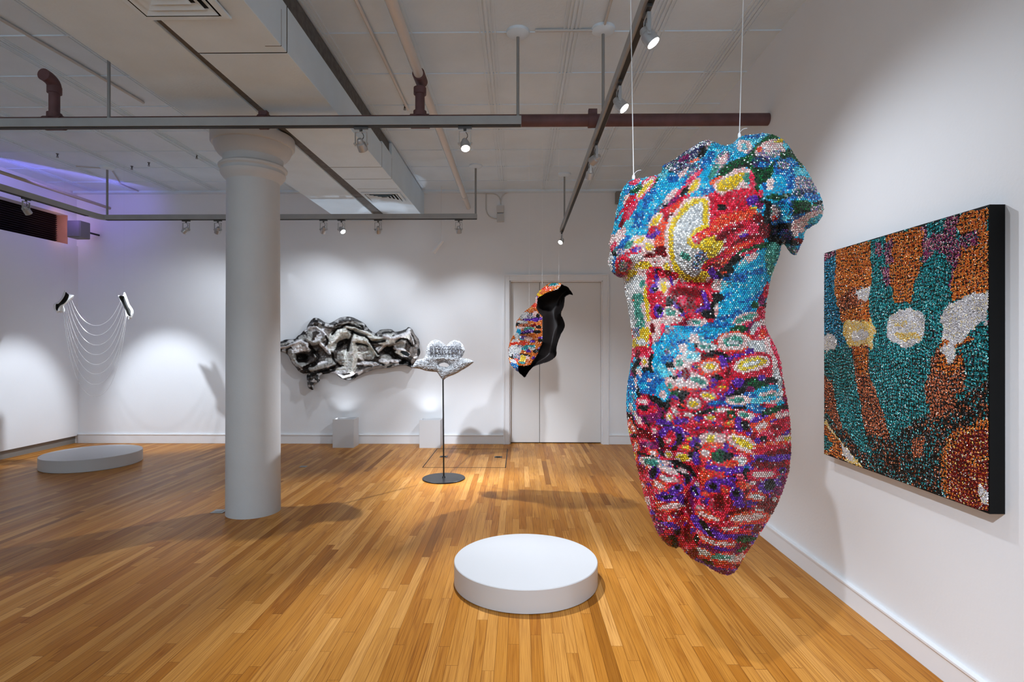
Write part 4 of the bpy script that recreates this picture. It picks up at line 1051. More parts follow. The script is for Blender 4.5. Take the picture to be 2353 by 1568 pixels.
TP.cells('''
1654 815 26 5 18 K; 1664 822 18 6 30 K; 1663 836 8 20 -25 V; 1668 848 8 9 0 V; 1696 819 26 5 -14 V; 1722 808 12 7 -30 V
1727 836 50 23 -14 R; 1727 837 43 18 -14 P; 1727 835 34 13 -14 Y; 1726 835 22 5 -14 W; 1785 850 11 50 -6 P; 1788 885 10 40 -6 W; 1779 800 5 34 -16 H; 1790 835 4 30 -8 H
1648 868 15 6 0 K; 1640 874 9 4 0 V; 1670 862 9 22 -10 R; 1672 855 5 14 0 D; 1659 889 14 8 -10 ROY; 1640 885 8 4 -20 V; 1645 896 16 6 0 H
1740 882 44 15 -6 K; 1738 882 20 12 -6 G; 1755 892 20 6 -15 G; 1724 894 9 4 -10 M; 1688 903 28 7 -18 K; 1695 879 13 11 0 V; 1673 902 14 5 -25 V; 1751 867 10 6 -20 V; 1775 875 12 8 20 K; 1773 882 4 3 0 H
1758 905 34 18 -12 C; 1767 892 22 4 -14 C; 1763 903 26 4 -14 P; 1768 908 24 2.5 -14 T; 1774 915 24 4 -14 C; 1776 922 22 3.5 -12 P; 1740 921 16 7 0 L; 1792 927 10 5 -10 C; 1790 905 12 6 -20 W; 1720 908 18 6 0 B
1687 930 60 8 2 B; 1696 919 30 11 2 P; 1692 918 18 5 0 T; 1734 940 26 10 15 B; 1655 925 12 5 0 B; 1700 935 16 3 0 K; 1660 932 26 3 0 V
1778 944 34 9 -14 K; 1772 948 22 4 -14 G; 1782 938 22 3 -14 G; 1659 942 20 9 0 RP; 1680 954 12 11 0 G; 1679 956 5 5 0 O; 1640 940 12 4 -10 G; 1714 954 27 13 18 RPW; 1710 953 12 5 10 T
1756 966 54 6 -22 O; 1749 978 22 13 -20 OP; 1801 951 20 8 -24 P; 1800 945 14 3 -20 H; 1698 975 9 19 -10 V; 1714 977 10 11 -20 K; 1738 962 14 6 -20 V; 1794 978 30 13 -12 R; 1786 980 12 6 0 D; 1674 974 15 8 0 O; 1674 973 5 4 0 Y; 1653 983 10 6 0 V; 1648 985 40 5 0 D
1454 986 8 14 -12 OP; 1461 1026 7 15 -14 OP; 1459 1046 6 12 -10 OY; 1470 989 8 6 25 K; 1489 1000 7 9 0 K; 1456 1003 6 5 20 K; 1480 1000 20 12 0 D; 1475 1012 16 6 20 H; 1495 1022 22 8 0 M; 1504 988 9 9 0 HP; 1500 1040 13 11 0 OP
1544 1002 30 24 0 V; 1536 1012 16 13 0 R; 1536 1012 6 6 0 P; 1560 1010 8 15 -5 K; 1518 1016 6 13 -14 K; 1549 1030 9 5 0 K; 1540 995 10 5 0 R; 1585 1008 12 11 0 RY; 1575 1029 12 9 0 OY; 1569 1052 24 14 5 RPY; 1571 1052 11 7 0 Y; 1536 1045 15 12 25 RPY
1633 1010 28 17 0 P; 1633 1009 12 8 0 Y; 1623 1040 17 16 0 OP; 1603 1028 9 10 0 K; 1603 1028 3 4 0 O; 1590 1022 8 8 0 V; 1589 1044 9 7 0 K; 1599 1054 8 15 0 V; 1600 1010 12 6 20 V
1480 1043 17 2.6 18 K; 1510 1059 20 6 35 K; 1517 1040 12 4 45 K; 1560 1066 26 6 20 K; 1588 1084 18 5 50 K; 1566 1084 24 5 38 K; 1578 1100 5 14 0 K; 1500 1064 32 12 20 P; 1496 1062 18 8 20 T; 1534 1080 26 7 20 P; 1530 1064 14 8 20 XP; 1568 1079 12 5 30 P
1503 1088 12 17 0 V; 1501 1087 7 14 10 K; 1537 1101 28 13 8 RP; 1530 1098 12 4 0 W; 1516 1116 18 12 25 OP; 1508 1130 16 6 20 H; 1470 1085 10 18 -20 D; 1475 1100 8 18 -25 R; 1478 1115 6 14 -20 OP
1553 1125 17 11 -10 V; 1557 1120 6 4 -10 K; 1533 1142 24 10 0 V; 1533 1140 15 4.5 -4 K; 1621 1090 20 12 38 O; 1600 1114 12 16 -30 HP; 1596 1128 12 14 -30 V; 1596 1128 5 13 -35 K; 1636 1118 18 14 0 V; 1637 1118 8 7 0 K; 1620 1135 10 5 0 O
1489 1150 10 16 -25 HP; 1544 1163 36 11 -8 OP; 1541 1162 26 6 -10 P; 1555 1178 16 6 0 D; 1529 1187 22 9 25 OP; 1566 1150 10 7 20 V; 1640 1162 26 9 35 V; 1608 1167 16 12 30 HP; 1630 1182 26 7 25 O; 1580 1165 6 24 -20 D
1707 1020 42 20 25 O; 1707 1020 37 16 25 P; 1706 1018 27 8 27 Y; 1655 1008 14 12 0 P; 1656 1050 22 15 15 K; 1652 1046 14 14 0 G; 1672 1048 12 7 0 K; 1641 1062 6 4 0 O; 1640 1020 26 4 0 O
1742 1011 12 6 -10 V; 1754 1007 9 5 -10 K; 1803 1009 20 11 -12 P; 1811 1008 9 4 -10 Y; 1770 1022 40 5 -8 O; 1770 1032 44 8 -6 R; 1790 1040 34 6 -6 D
1699 1060 18 11 0 P; 1700 1062 9 6 0 W; 1678 1066 18 10 0 O; 1650 1077 32 6 8 V; 1692 1081 30 7 -16 V; 1735 1066 24 10 -24 V; 1790 1052 40 7 -4 V; 1745 1057 9 3 -15 K; 1718 1072 8 4 0 B; 1760 1068 34 8 0 D
1714 1088 8 14 10 K; 1678 1100 24 6 -14 K; 1666 1104 30 5 -12 V; 1670 1111 34 5 6 V; 1700 1095 10 7 0 H; 1754 1091 38 15 -2 R; 1754 1091 32 12 -2 HP; 1752 1090 24 8 -2 P; 1798 1080 10 8 0 VK; 1795 1098 8 7 0 X; 1800 1105 9 12 0 M
1769 1116 26 15 -12 V; 1769 1114 13 10 -15 K; 1790 1128 14 12 0 M; 1692 1136 16 20 -20 V; 1692 1134 7 10 -25 K; 1698 1160 15 9 -5 V; 1664 1126 12 9 0 RO; 1737 1142 26 12 5 OP; 1740 1141 12 5 0 W; 1708 1114 18 8 0 O; 1728 1110 9 4 0 P
1765 1165 30 20 -30 D; 1744 1173 10 4 -5 W; 1778 1147 6 6 0 W; 1653 1160 26 30 0 R; 1650 1155 14 20 0 D; 1727 1189 52 10 -3 OP; 1735 1197 44 6 -10 O; 1690 1180 20 5 0 D
1524 1199 15 3 14 K; 1534 1206 18 4 22 V; 1556 1222 8 8 20 K; 1548 1244 10 15 -24 K; 1534 1222 18 8 20 MR; 1532 1243 14 8 30 D; 1515 1215 12 14 -30 M; 1548 1210 14 6 30 V; 1520 1185 14 10 30 R
1630 1188 36 7 24 OP; 1612 1208 34 11 46 V; 1645 1228 30 8 18 V; 1692 1232 34 6 0 V; 1622 1213 24 6 52 K; 1718 1190 48 14 -8 OP; 1677 1214 22 7 -4 OP; 1740 1215 14 8 -40 D; 1665 1205 24 8 0 R
1711 1237 20 9 -4 K; 1714 1240 24 5 -8 G; 1600 1238 5 11 0 K; 1574 1240 12 28 0 R; 1580 1225 8 24 0 D; 1630 1244 30 9 24 OP; 1628 1244 14 4 28 P; 1666 1249 26 6 8 OP; 1662 1262 28 5 6 V; 1705 1262 14 4 -25 G; 1690 1262 14 4 -20 M
1616 1271 30 10 24 OP; 1612 1268 22 7 26 W; 1668 1283 42 11 4 OP; 1670 1282 34 8 2 W; 1650 1281 15 6 0 T; 1672 1283 12 3 0 T; 1700 1280 14 7 -30 P; 1628 1294 16 6 24 K; 1600 1284 20 5 30 V; 1640 1306 34 6 14 V; 1662 1300 26 4 0 R; 1665 1314 26 5 0 M; 1592 1270 12 14 30 D
''')

tor = thing('crystal_torso', tuple(at(1630, 800, Y=TY)), 'large headless torso covered in multicoloured crystals, hanging on two white cords', 'sculpture')
TL = tuple(tor.location)
def t_cols(x, y, h):
    c = stone_colours(TP.get(x, y), 3, 0.1, 0.0); c[:, :3] *= 0.3; return c
relief('torso_shell', T_OUT, TY, t_h, 4.0, 0.02, [backing, M['black']], tor, TL, cols=t_cols)
# crystals: rows first, then the gaps
bx0, bx1, by0, by1 = 1393, 1896, 303, 1326
pts = []
for r_, y in enumerate(np.arange(by0, by1, 4.35)):
    x = np.arange(bx0, bx1, 5.0) + (r_ % 2) * 2.5
    pts.append(np.stack([x, np.full_like(x, y) + 1.2 * np.sin(x / 37.0 + y / 90.0)], 1))
pts = np.concatenate(pts) + (rng.random((sum(map(len, pts)), 2)) - .5) * 0.8
pts = pts[inside(pts[:, 0], pts[:, 1], T_OUT)]
cand = np.stack([rng.uniform(bx0, bx1, 150000), rng.uniform(by0, by1, 150000)], 1); cand = cand[inside(cand[:, 0], cand[:, 1], T_OUT)]
d_, _, _ = pdist(cand[:, 0], cand[:, 1], T_OUT)
cand = cand[(d_ < 40) | (rng.random(len(cand)) < 0.35)]
e1, _, _ = pdist(cand[:, 0], cand[:, 1], T_OUT)
pts = np.concatenate([pts, cand])
P, N, _ = surf(t_h, TY, pts[:, 0], pts[:, 1])
PITCH = 0.0069
kp = greedy(P, PITCH)
P, N, pts = P[kp], N[kp], pts[kp]
cols = stone_colours(TP.get(pts[:, 0], pts[:, 1]), 8, 0.12, 0.03)
o = stones('crystals', P, N, 0.0038, cols, crystal, tor, TL, 6)
o['kind'] = 'stuff'
print('torso stones', len(P))
# cords
def cord(name, x, y, Y, label, r=0.0016, grp=None, knot=True, cat='cord', m=None, xt=None):
    p = at(x, y, Y=Y); xt = p.x if xt is None else xt
    t = thing(name, tuple(p), label, cat, grp)
    bm = bmesh.new(); bm_cyl(bm, (0, 0, 0), (xt - p.x, 0, ZC - p.z), r, seg=8); obj('line', bm, m or M['cable'], t, smooth=True)
    if knot:
        bm = bmesh.new(); bmesh.ops.create_icosphere(bm, subdivisions=2, radius=0.006)
        for v in bm.verts: v.co.z = v.co.z * 2.2 + 0.004
        obj('knot', bm, M['cable'], t, smooth=True)
        bm = bmesh.new(); bm_tube(bm, arc((0, 0, 0.012), (0.006, -0.004, 0.03), (0.026, -0.004, 0.030), 6), 0.0009, 6); obj('loose_end', bm, M['cable'], t, smooth=True)
    return t
cord('string', 1456, 411, TY - 0.02, 'white cord holding the left shoulder of the large crystal torso', xt=at(1438, 0, Y=TY - 0.02).x, grp='white cords of the torso')
cord('string', 1699, 315, TY - 0.02, 'white cord holding the right shoulder of the large crystal torso', xt=at(1726, 0, Y=TY - 0.02).x, grp='white cords of the torso')

# ================================================================== CRYSTAL PANEL ON THE RIGHT WALL
XF = XR - 0.062                      # face of the panel
pn, pf = at(2273, 470, X=XF), at(1893, 582, X=XF)
PY0, PY1 = pf.y, pn.y                # far and near edge
PZ1, PZ0 = pn.z, at(2273, 1182, X=XF).z
PWd, PHt = PY0 - PY1, PZ1 - PZ0
def uv(x, y):
    p = at(x, y, X=XF); return ((PY0 - p.y) / PWd * 1000, (PZ1 - p.z) / PHt * 1000)
PP = Pattern(0, 0, 1000, 1000, 't', seed=60, warp=2.4)
def ppoly(txt, k):
    v = list(map(float, txt.replace(',', ' ').split())); PP.poly([uv(v[i], v[i + 1]) for i in range(0, len(v), 2)], k)
def pell(cx, cy, rx, ry, an, k):
    (u, v), (u2, _), (_, v2) = uv(cx, cy), uv(cx + rx, cy), uv(cx, cy + ry)
    PP.ell(u, v, abs(u2 - u), abs(v2 - v), an, k)
# from the photograph, pixel outlines brought onto the panel's own plane
ppoly('1893 582 1925 573 1920 640 1938 735 1945 790 1893 800', 'u')
ppoly('1893 582 1922 574 1918 592 1893 600', 'm')
ppoly('1923 573 1998 550 2003 640 1996 690 2003 738 1938 740 1920 690 1918 620', 'o')
ppoly('1925 690 1960 660 2000 665 2000 690 1960 705 1930 715', 'b')
ppoly('1965 665 2000 660 2002 690 1970 690', 'w')
ppoly('1998 551 2034 541 2040 600 2050 640 2062 690 2055 715 2000 735 1996 690 2004 640', 't')
ppoly('2010 560 2022 556 2026 585 2012 590', 'm'); ppoly('2024 620 2048 610 2060 640 2036 660', 'm')
ppoly('2032 541 2118 516 2125 545 2118 600 2112 650 2110 690 2055 700 2045 640 2038 590', 'o')
ppoly('2030 560 2050 550 2052 600 2034 610', 'm')
ppoly('2118 516 2206 491 2198 535 2212 590 2195 640 2180 680 2110 690 2112 640 2122 590', 'm')
ppoly('2128 512 2170 500 2165 535 2130 545', 't'); ppoly('2130 570 2185 560 2188 590 2180 608 2130 610', 'm')
ppoly('2112 615 2150 575 2190 610 2180 660 2190 690 2150 720 2095 720 2095 680', 't')
ppoly('2206 490 2273 470 2273 662 2230 680 2185 690 2190 640 2200 590 2212 545 2198 520', 'o')
ppoly('2206 545 2240 530 2250 560 2215 575', 'm')
ppoly('1940 738 2000 730 2012 760 2004 800 1952 800 1936 765', 'y')
ppoly('1955 735 1995 730 1998 752 1955 758', 'o')
pell(1906, 786, 17, 20, 0, 'w'); pell(1976, 764, 34, 26, 0, 'y'); pell(1976, 770, 20, 12, 0, 'w')
pell(2080, 752, 48, 44, 0, 'w'); pell(2085, 772, 34, 9, 0, 'y'); pell(2070, 745, 16, 4, 0, 'y')
ppoly('2126 705 2160 700 2165 770 2150 815 2120 800 2128 760', 't')
ppoly('2160 735 2175 700 2230 678 2273 662 2273 736 2240 752 2205 790 2190 830 2176 838 2160 810 2166 770', 'w')
ppoly('2195 790 2225 775 2240 778 2205 800', 'o'); ppoly('2158 790 2175 782 2180 795 2160 802', 'o')
ppoly('2155 800 2178 838 2208 806 2222 850 2214 900 2180 925 2128 925 2124 890 2136 850 2140 820', 'b')
ppoly('2160 812 2185 838 2205 815 2212 835 2190 862 2150 858', 'o')
ppoly('1957 798 1992 792 1998 850 2012 900 2030 950 2045 1000 2035 1040 2000 1030 1984 985 1976 920 1966 860', 'b')
ppoly('1962 800 1990 796 1996 860 1972 865', 'o')
ppoly('1893 855 1912 880 1922 935 1938 985 1925 985 1905 955 1893 950', 'b')
ppoly('1893 950 1925 985 1940 985 1980 1040 2010 1046 2060 1120 2000 1085 1960 1060 1928 1010 1893 970', 'k')
ppoly('1984 985 2040 1010 2070 1000 2110 960 2150 930 2215 915 2273 870 2273 975 2220 990 2180 1030 2162 1090 2168 1140 2060 1122 2010 1060', 'k')
ppoly('2060 1000 2100 980 2150 1000 2150 1060 2120 1090 2070 1060', 'g'); ppoly('1990 1040 2030 1060 2060 1120 2020 1110', 'g')
ppoly('2092 1010 2125 1005 2125 1050 2098 1055', 'b'); ppoly('2130 930 2200 915 2190 950 2140 960', 'b')
ppoly('1893 962 1918 996 1948 1032 1975 1062 1988 1082 1893 1046', 'y')
ppoly('1893 975 1930 1015 1960 1055 1930 1060 1893 1040', 'o'); ppoly('1893 1000 1912 1020 1905 1040 1893 1030', 't'); ppoly('1935 1020 1962 1048 1955 1062 1935 1045', 'w')
cu, cv = uv(2290, 1112); r0 = abs(uv(2162, 1112)[0] - cu)
rv = abs(uv(2273, 968)[1] - cv)
PP.ell(cu, cv, r0, rv, 0, 'o'); PP.ell(cu + 12, cv + 12, r0 * .93, rv * .94, 0, 'd')
pell(2262, 1140, 9, 20, -30, 'w'); pell(2245, 1060, 22, 4, -20, 'o')
pan = thing('crystal_picture', (XR, (PY0 + PY1) / 2, PZ0), 'square crystal picture in orange, teal and white with black edges on the right wall', 'picture')
PL = tuple(pan.location)
bm = bmesh.new(); bm_box(bm, XF - XR + 0.002, -0.0005, -PWd / 2, PWd / 2, 0, PHt); obj('frame', bm, M['black'], pan)
n_u, n_v = 212, 220
gv, gu = np.mgrid[0:n_v, 0:n_u].astype(float)
U = (gu + 0.5 + (gv % 2) * 0.5) / (n_u + 0.5) ; V_ = (gv + 0.5) / n_v
wav = 0.006 * np.sin(U * 21 + V_ * 9) + 0.003 * np.sin(U * 47 - V_ * 30)
V2 = V_ + wav + (rng.random(U.shape) - .5) * 0.0014; U2 = U + (rng.random(U.shape) - .5) * 0.0014
ok = (V2 > 0.003) & (V2 < 0.997) & (U2 > 0.003) & (U2 < 0.997)
U2, V2 = U2[ok], V2[ok]
ix = PP.get(U2 * 1000, V2 * 1000)
isW = (ix == IDX['w']) | (ix == IDX['y'])
# the stones stand in small round clusters set in wavy rows
cw, chh = 0.0165 / PWd, 0.0175 / PHt
vv = V2 - wav[ok] * 1.6 + 0.010 * np.sin(U2 * 11 + 1); rw = np.floor(vv / chh).astype(int)
uu = U2 / cw + (rw % 2) * 0.5 + 0.6 * np.sin(rw * 1.7); cl = np.floor(uu).astype(int)
h1 = rng.random((400, 400)); h2 = rng.random((400, 400)); h3 = rng.random((400, 400)); ri, ci_ = rw % 400, cl % 400
dc = np.hypot(uu - cl - 0.5 - (h1[ri, ci_] - .5) * 0.3, (vv / chh - rw - 0.5 - (h2[ri, ci_] - .5) * 0.25))
isK = (ix == IDX['k']) | (ix == IDX['g']); isD = ix == IDX['d']; isT = (ix == IDX['t']) | (ix == IDX['u']); isO = (ix == IDX['o']) | (ix == IDX['b']) | (ix == IDX['m'])
lowr = V2 > 0.5
gap = ~isW & ((isK & (dc > 0.30)) | (isT & (dc > np.where(lowr, 0.42, 0.47))) | (isO & (dc > np.where(lowr, 0.44, 0.50))))
on = h3[ri, ci_]
nix = ix.copy()
nix[isK & ~gap & (on < 0.38)] = IDX['b']; nix[isK & ~gap & (on > 0.62)] = IDX['t']; nix[isK & ~gap & (on >= 0.38) & (on <= 0.62)] = IDX['k']
nix[(ix == IDX['g']) & ~gap & (on < 0.38)] = IDX['t']
nix[isD & (dc < 0.27) & (on < 0.8)] = IDX['o']; nix[isD & (dc < 0.24) & (on > 0.6)] = IDX['y']
nix[gap] = np.where(isT, IDX['g'], IDX['k'])[gap]
pc = stone_colours(nix, 77, 0.16, 0.02)
pc[gap, :3] *= 0.45
Pp = np.stack([np.full(len(U2), XF), PY0 - U2 * PWd, PZ1 - V2 * PHt], 1)
Np = np.tile([-1.0, 0, 0], (len(U2), 1)) + (rng.random((len(U2), 3)) - .5) * 0.10
o = stones('crystals', Pp, Np, PWd / n_u * 0.55, pc, crystal, pan, PL, 6, 0.5)
o['kind'] = 'stuff'

# ================================================================== SECOND HANGING SHELL BY THE DOOR
SYW = 6.45
S_OUT = smooth_outline([(1261,652),(1284,651),(1294,655),(1306,661),(1317,678),(1309,677),(1299,683),(1297,695),(1295,706),(1289,722),(1294,733),(1298,748),(1294,760),(1287,774),(1279,798),(1278,818),(1262,831),(1243,837),(1225,844),(1213,858),(1206,868),(1198,862),(1190,855),(1180,846),(1171,834),(1168,805),(1170,792),(1174,781),(1183,767),(1188,760),(1185,750),(1188,738),(1202,719),(1218,706),(1230,694),(1231,684),(1237,672),(1246,663)], 3, 0.5)
S_CR = [(1150,630),(1290,630),(1291,654),(1282,665),(1254,674),(1235,686),(1233,710),(1238,720),(1246,727),(1247,786),(1240,800),(1236,813),(1219,839),(1204,842),(1191,840),(1191,858),(1150,870)]
def s_h(x, y):
    ic = inside(x, y, S_CR); d, _, _ = pdist(x, y, S_OUT); d = np.where(inside(x, y, S_OUT), d, 0)
    e, _, _ = pdist(x, y, S_CR)
    t = np.clip(1 - e / 26, 0, 1)
    conv = 0.30 - 0.30 * (1 - np.clip(e / 60, 0, 1)) ** 0 * (np.clip(e / 64, 0, 1)) ** 1.7 + 0.03 * np.sin(y / 13.0) * np.clip(e / 20, 0, 1)
    conc = 0.30 - 0.42 * np.sqrt(np.clip(1 - (1 - np.clip(np.minimum(e, d * 1.6) / 30, 0, 1)) ** 2, 0, 1))
    return np.where(ic, conv, conc)
shp = thing('crystal_shell', tuple(at(1235, 760, Y=SYW)), 'hollow body shell with orange crystal outside and black inside, hanging before the door', 'sculpture')
SL = tuple(shp.location)
SP = Pattern(1150, 630, 1330, 880, 'o', warp=0.5, seed=90, res=2.0)
SP.cells('''
1272 656 12 6 -15 t; 1276 661 14 6 -15 P; 1268 664 20 5 -20 o; 1251 666 18 6 -20 O; 1240 675 9 7 -40 Y; 1246 672 8 4 -30 o; 1232 686 4 4 0 V; 1231 698 5 12 0 P; 1226 705 10 6 -30 O; 1213 716 14 8 -35 o
1205 727 12 8 -20 W; 1222 727 12 7 -10 X; 1230 722 6 6 0 P; 1235 730 5 9 20 K; 1214 735 13 3 -8 V; 1200 742 14 5 0 W; 1229 734 8 5 0 V; 1242 733 5 3 0 V; 1191 747 8 4 0 K; 1208 748 16 4 0 b; 1226 748 5 4 0 D; 1198 753 12 3 0 P; 1216 756 12 5 0 T
1236 751 6 3 0 K; 1210 762 16 4 -5 V; 1208 765 12 2 0 K; 1233 762 9 4 0 K; 1190 764 7 10 40 C; 1186 770 6 6 0 W; 1200 778 6 5 0 L; 1205 776 7 5 0 V; 1190 776 10 4 -30 W; 1241 776 6 3 -10 V; 1241 782 7 4 0 K; 1214 778 9 5 0 P; 1222 784 6 3 0 V
1183 784 10 5 0 W; 1180 790 10 4 0 O; 1200 789 16 4 0 O; 1183 804 15 11 0 W; 1216 796 12 4 -5 t; 1205 803 8 4 0 t; 1220 800 8 3 0 W; 1213 807 6 3 0 V; 1237 800 4 3 0 V; 1230 805 7 4 0 K; 1196 797 8 4 0 X; 1176 820 8 5 30 K; 1172 812 4 8 0 W
1204 817 13 2.5 4 K; 1209 823 7 4 0 P; 1225 822 5 4 0 V; 1198 826 10 8 0 Y; 1186 822 8 10 0 X; 1184 830 5 5 0 O; 1200 835 10 2.5 0 t; 1182 842 12 6 40 B; 1178 832 8 4 20 W; 1187 851 6 4 40 N; 1215 832 10 5 -20 o
''')
def s_cols(x, y, h):
    c = stone_colours(SP.get(x, y), 3, 0.1, 0.0); c[:, :3] *= 0.2; return c
relief('crystal_skin', S_OUT, SYW, s_h, 1.6, 0.012, [backing, M['black']], shp, SL, cols=s_cols, pick=lambda x, y: inside(x, y, S_CR))
M['inner'] = noisy(mat('black_shell_inside', (0.012, 0.007, 0.006), 0.6), 6, 0.4)
relief('hollow_inside', S_OUT, SYW, s_h, 1.6, 0.012, [M['inner'], M['inner']], shp, SL, pick=lambda x, y: ~inside(x, y, S_CR))
ys_ = np.arange(648, 872, 1.9); pts = []
for r_, y in enumerate(ys_):
    x = np.arange(1164, 1296, 2.1) + (r_ % 2) * 1.05; pts.append(np.stack([x, np.full_like(x, y)], 1))
pts = np.concatenate(pts); c2 = np.stack([rng.uniform(1164, 1296, 40000), rng.uniform(648, 872, 40000)], 1); pts = np.concatenate([pts, c2])
pts = pts[inside(pts[:, 0], pts[:, 1], S_OUT) & inside(pts[:, 0], pts[:, 1], S_CR)]
P, N, _ = surf(s_h, SYW, pts[:, 0], pts[:, 1]); kp = greedy(P, 0.0095); P, N, pts = P[kp], N[kp], pts[kp]
o = stones('crystals', P, N, 0.0058, stone_colours(SP.get(pts[:, 0], pts[:, 1]), 9, 0.2, 0.06), crystal, shp, SL, 5)
o['kind'] = 'stuff'
for x, y, lb in ((1216, 708, 'hair thin clear wire at the left of the hanging shell by the door'), (1246, 664, 'hair thin clear wire in the middle above the hanging shell by the door'), (1284, 652, 'hair thin clear wire at the right of the hanging shell by the door')):
    cord('wire', x, y, SYW - (0.06 if x < 1230 else 0.2), lb, 0.0009, 'wires of the shell by the door', False, 'wire', M['cable'])

# ================================================================== FOLDED WALL SCULPTURE
WYW = YB - 0.06
W_OUT = smooth_outline([(636,792),(652,782),(668,780),(678,779),(684,772),(690,769),(698,760),(704,757),(706,750),(712,740),(717,734),(722,731),(732,732),(745,740),(757,743),(768,738),(780,731),(795,728),(808,729),(822,735),(838,744),(848,757),(862,766),(868,762),(876,758),(898,757),(907,762),(920,761),(932,757),(939,752),(947,757),(953,768),(962,780),(964,790),(963,797),(966,810),(961,821),(955,829),(951,838),(949,846),(940,843),(930,840),(912,842),(895,846),(875,847),(858,850),(840,857),(820,867),(812,873),(800,875),(788,871),(781,868),(767,858),(748,860),(736,863),(735,876),(727,880),(721,881),(720,896),(709,892),(706,880),(705,863),(712,857),(697,859),(686,853),(680,845),(671,835),(665,822),(660,815),(652,810),(637,808),(629,800)], 3, 0.4)
# creases and rolls: x y rx ry angle height
WR = '''735 765 32 12 -35 9; 725 742 16 9 20 10; 790 740 48 8 -5 12; 760 756 30 8 -40 7; 830 758 42 8 25 9; 722 770 20 11 0 6; 700 795 20 10 10 8; 660 790 22 7 -8 6
900 772 44 9 2 12; 880 788 40 7 -12 9; 938 775 16 22 -30 10; 928 800 26 9 -30 9; 955 805 10 18 0 8; 895 830 26 9 0 8; 925 820 26 6 28 8
812 790 8 34 5 10; 822 780 26 7 8 8; 840 812 22 18 10 8; 852 790 8 34 -38 8; 785 822 14 18 -10 8; 805 840 10 20 15 9; 790 858 40 8 -12 9; 855 848 44 7 -10 7
715 838 30 8 -30 8; 735 815 8 30 20 7; 745 830 20 14 0 5; 700 845 20 8 20 6; 770 800 6 24 30 6; 712 880 6 18 5 5; 728 872 10 6 0 4; 750 790 24 6 -20 5; 675 808 14 6 40 5
693 823 15 10 -10 -16; 780 790 22 9 -28 -16; 893 803 13 13 0 -15; 716 808 8 10 20 -9; 745 812 14 20 0 -8; 728 758 14 8 -20 -8; 805 757 26 4 15 -9; 825 767 30 3 12 -9; 868 784 18 4 -8 -9; 850 805 4 26 -36 -7; 832 793 20 4 8 -8; 920 779 18 4 -14 -8; 918 826 26 4 26 -9; 800 868 14 4 -15 -9; 740 850 34 3 -14 -7; 796 792 4 26 8 -8; 930 835 14 5 0 -8; 868 770 8 6 30 -7'''
WF = [  # folds: points, width height
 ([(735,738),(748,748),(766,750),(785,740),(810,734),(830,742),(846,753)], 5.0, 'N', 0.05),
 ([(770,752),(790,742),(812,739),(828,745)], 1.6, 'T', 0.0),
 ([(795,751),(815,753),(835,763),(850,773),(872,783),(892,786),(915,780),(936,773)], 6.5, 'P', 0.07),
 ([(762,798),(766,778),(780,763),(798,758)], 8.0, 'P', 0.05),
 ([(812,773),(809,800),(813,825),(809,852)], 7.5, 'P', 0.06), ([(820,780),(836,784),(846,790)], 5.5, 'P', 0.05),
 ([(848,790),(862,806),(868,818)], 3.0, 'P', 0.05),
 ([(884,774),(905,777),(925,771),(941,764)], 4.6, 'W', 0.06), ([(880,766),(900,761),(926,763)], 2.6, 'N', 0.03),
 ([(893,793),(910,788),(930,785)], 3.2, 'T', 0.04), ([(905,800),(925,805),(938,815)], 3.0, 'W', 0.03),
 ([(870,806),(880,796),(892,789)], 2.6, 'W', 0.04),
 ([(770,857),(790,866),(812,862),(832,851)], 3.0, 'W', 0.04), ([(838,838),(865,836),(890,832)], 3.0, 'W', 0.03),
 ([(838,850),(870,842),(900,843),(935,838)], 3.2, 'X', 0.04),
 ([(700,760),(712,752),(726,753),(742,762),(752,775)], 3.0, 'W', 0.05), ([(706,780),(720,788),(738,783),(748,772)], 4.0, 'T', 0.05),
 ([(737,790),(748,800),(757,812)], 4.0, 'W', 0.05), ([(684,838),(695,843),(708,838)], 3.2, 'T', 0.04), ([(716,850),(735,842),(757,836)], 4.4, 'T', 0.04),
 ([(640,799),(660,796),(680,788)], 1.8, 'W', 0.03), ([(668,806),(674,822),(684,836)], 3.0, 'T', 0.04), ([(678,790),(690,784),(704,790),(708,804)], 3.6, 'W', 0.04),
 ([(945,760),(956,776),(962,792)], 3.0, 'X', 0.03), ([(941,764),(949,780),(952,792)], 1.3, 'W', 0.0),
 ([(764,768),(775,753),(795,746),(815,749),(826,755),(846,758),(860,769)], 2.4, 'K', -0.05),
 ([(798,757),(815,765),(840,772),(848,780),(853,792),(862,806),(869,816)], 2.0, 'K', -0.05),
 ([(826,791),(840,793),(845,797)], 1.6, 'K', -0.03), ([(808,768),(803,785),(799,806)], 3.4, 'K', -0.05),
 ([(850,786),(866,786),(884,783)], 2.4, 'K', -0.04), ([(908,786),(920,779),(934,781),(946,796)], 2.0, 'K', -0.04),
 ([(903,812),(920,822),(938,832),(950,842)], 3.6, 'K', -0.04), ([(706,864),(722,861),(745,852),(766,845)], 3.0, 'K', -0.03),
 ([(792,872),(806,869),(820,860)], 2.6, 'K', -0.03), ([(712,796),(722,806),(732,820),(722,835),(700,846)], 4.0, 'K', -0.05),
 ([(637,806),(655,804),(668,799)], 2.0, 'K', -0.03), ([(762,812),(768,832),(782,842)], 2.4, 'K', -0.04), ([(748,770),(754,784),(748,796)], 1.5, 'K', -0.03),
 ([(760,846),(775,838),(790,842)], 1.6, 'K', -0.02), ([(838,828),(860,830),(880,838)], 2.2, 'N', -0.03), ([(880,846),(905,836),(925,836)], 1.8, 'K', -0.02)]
WRL = [list(map(float, q.split())) for q in WR.replace('\n', ';').split(';')]
_wn = [(vnoise(400, 800, 14, 31), 1.0), (vnoise(400, 800, 6, 33), 0.45)]
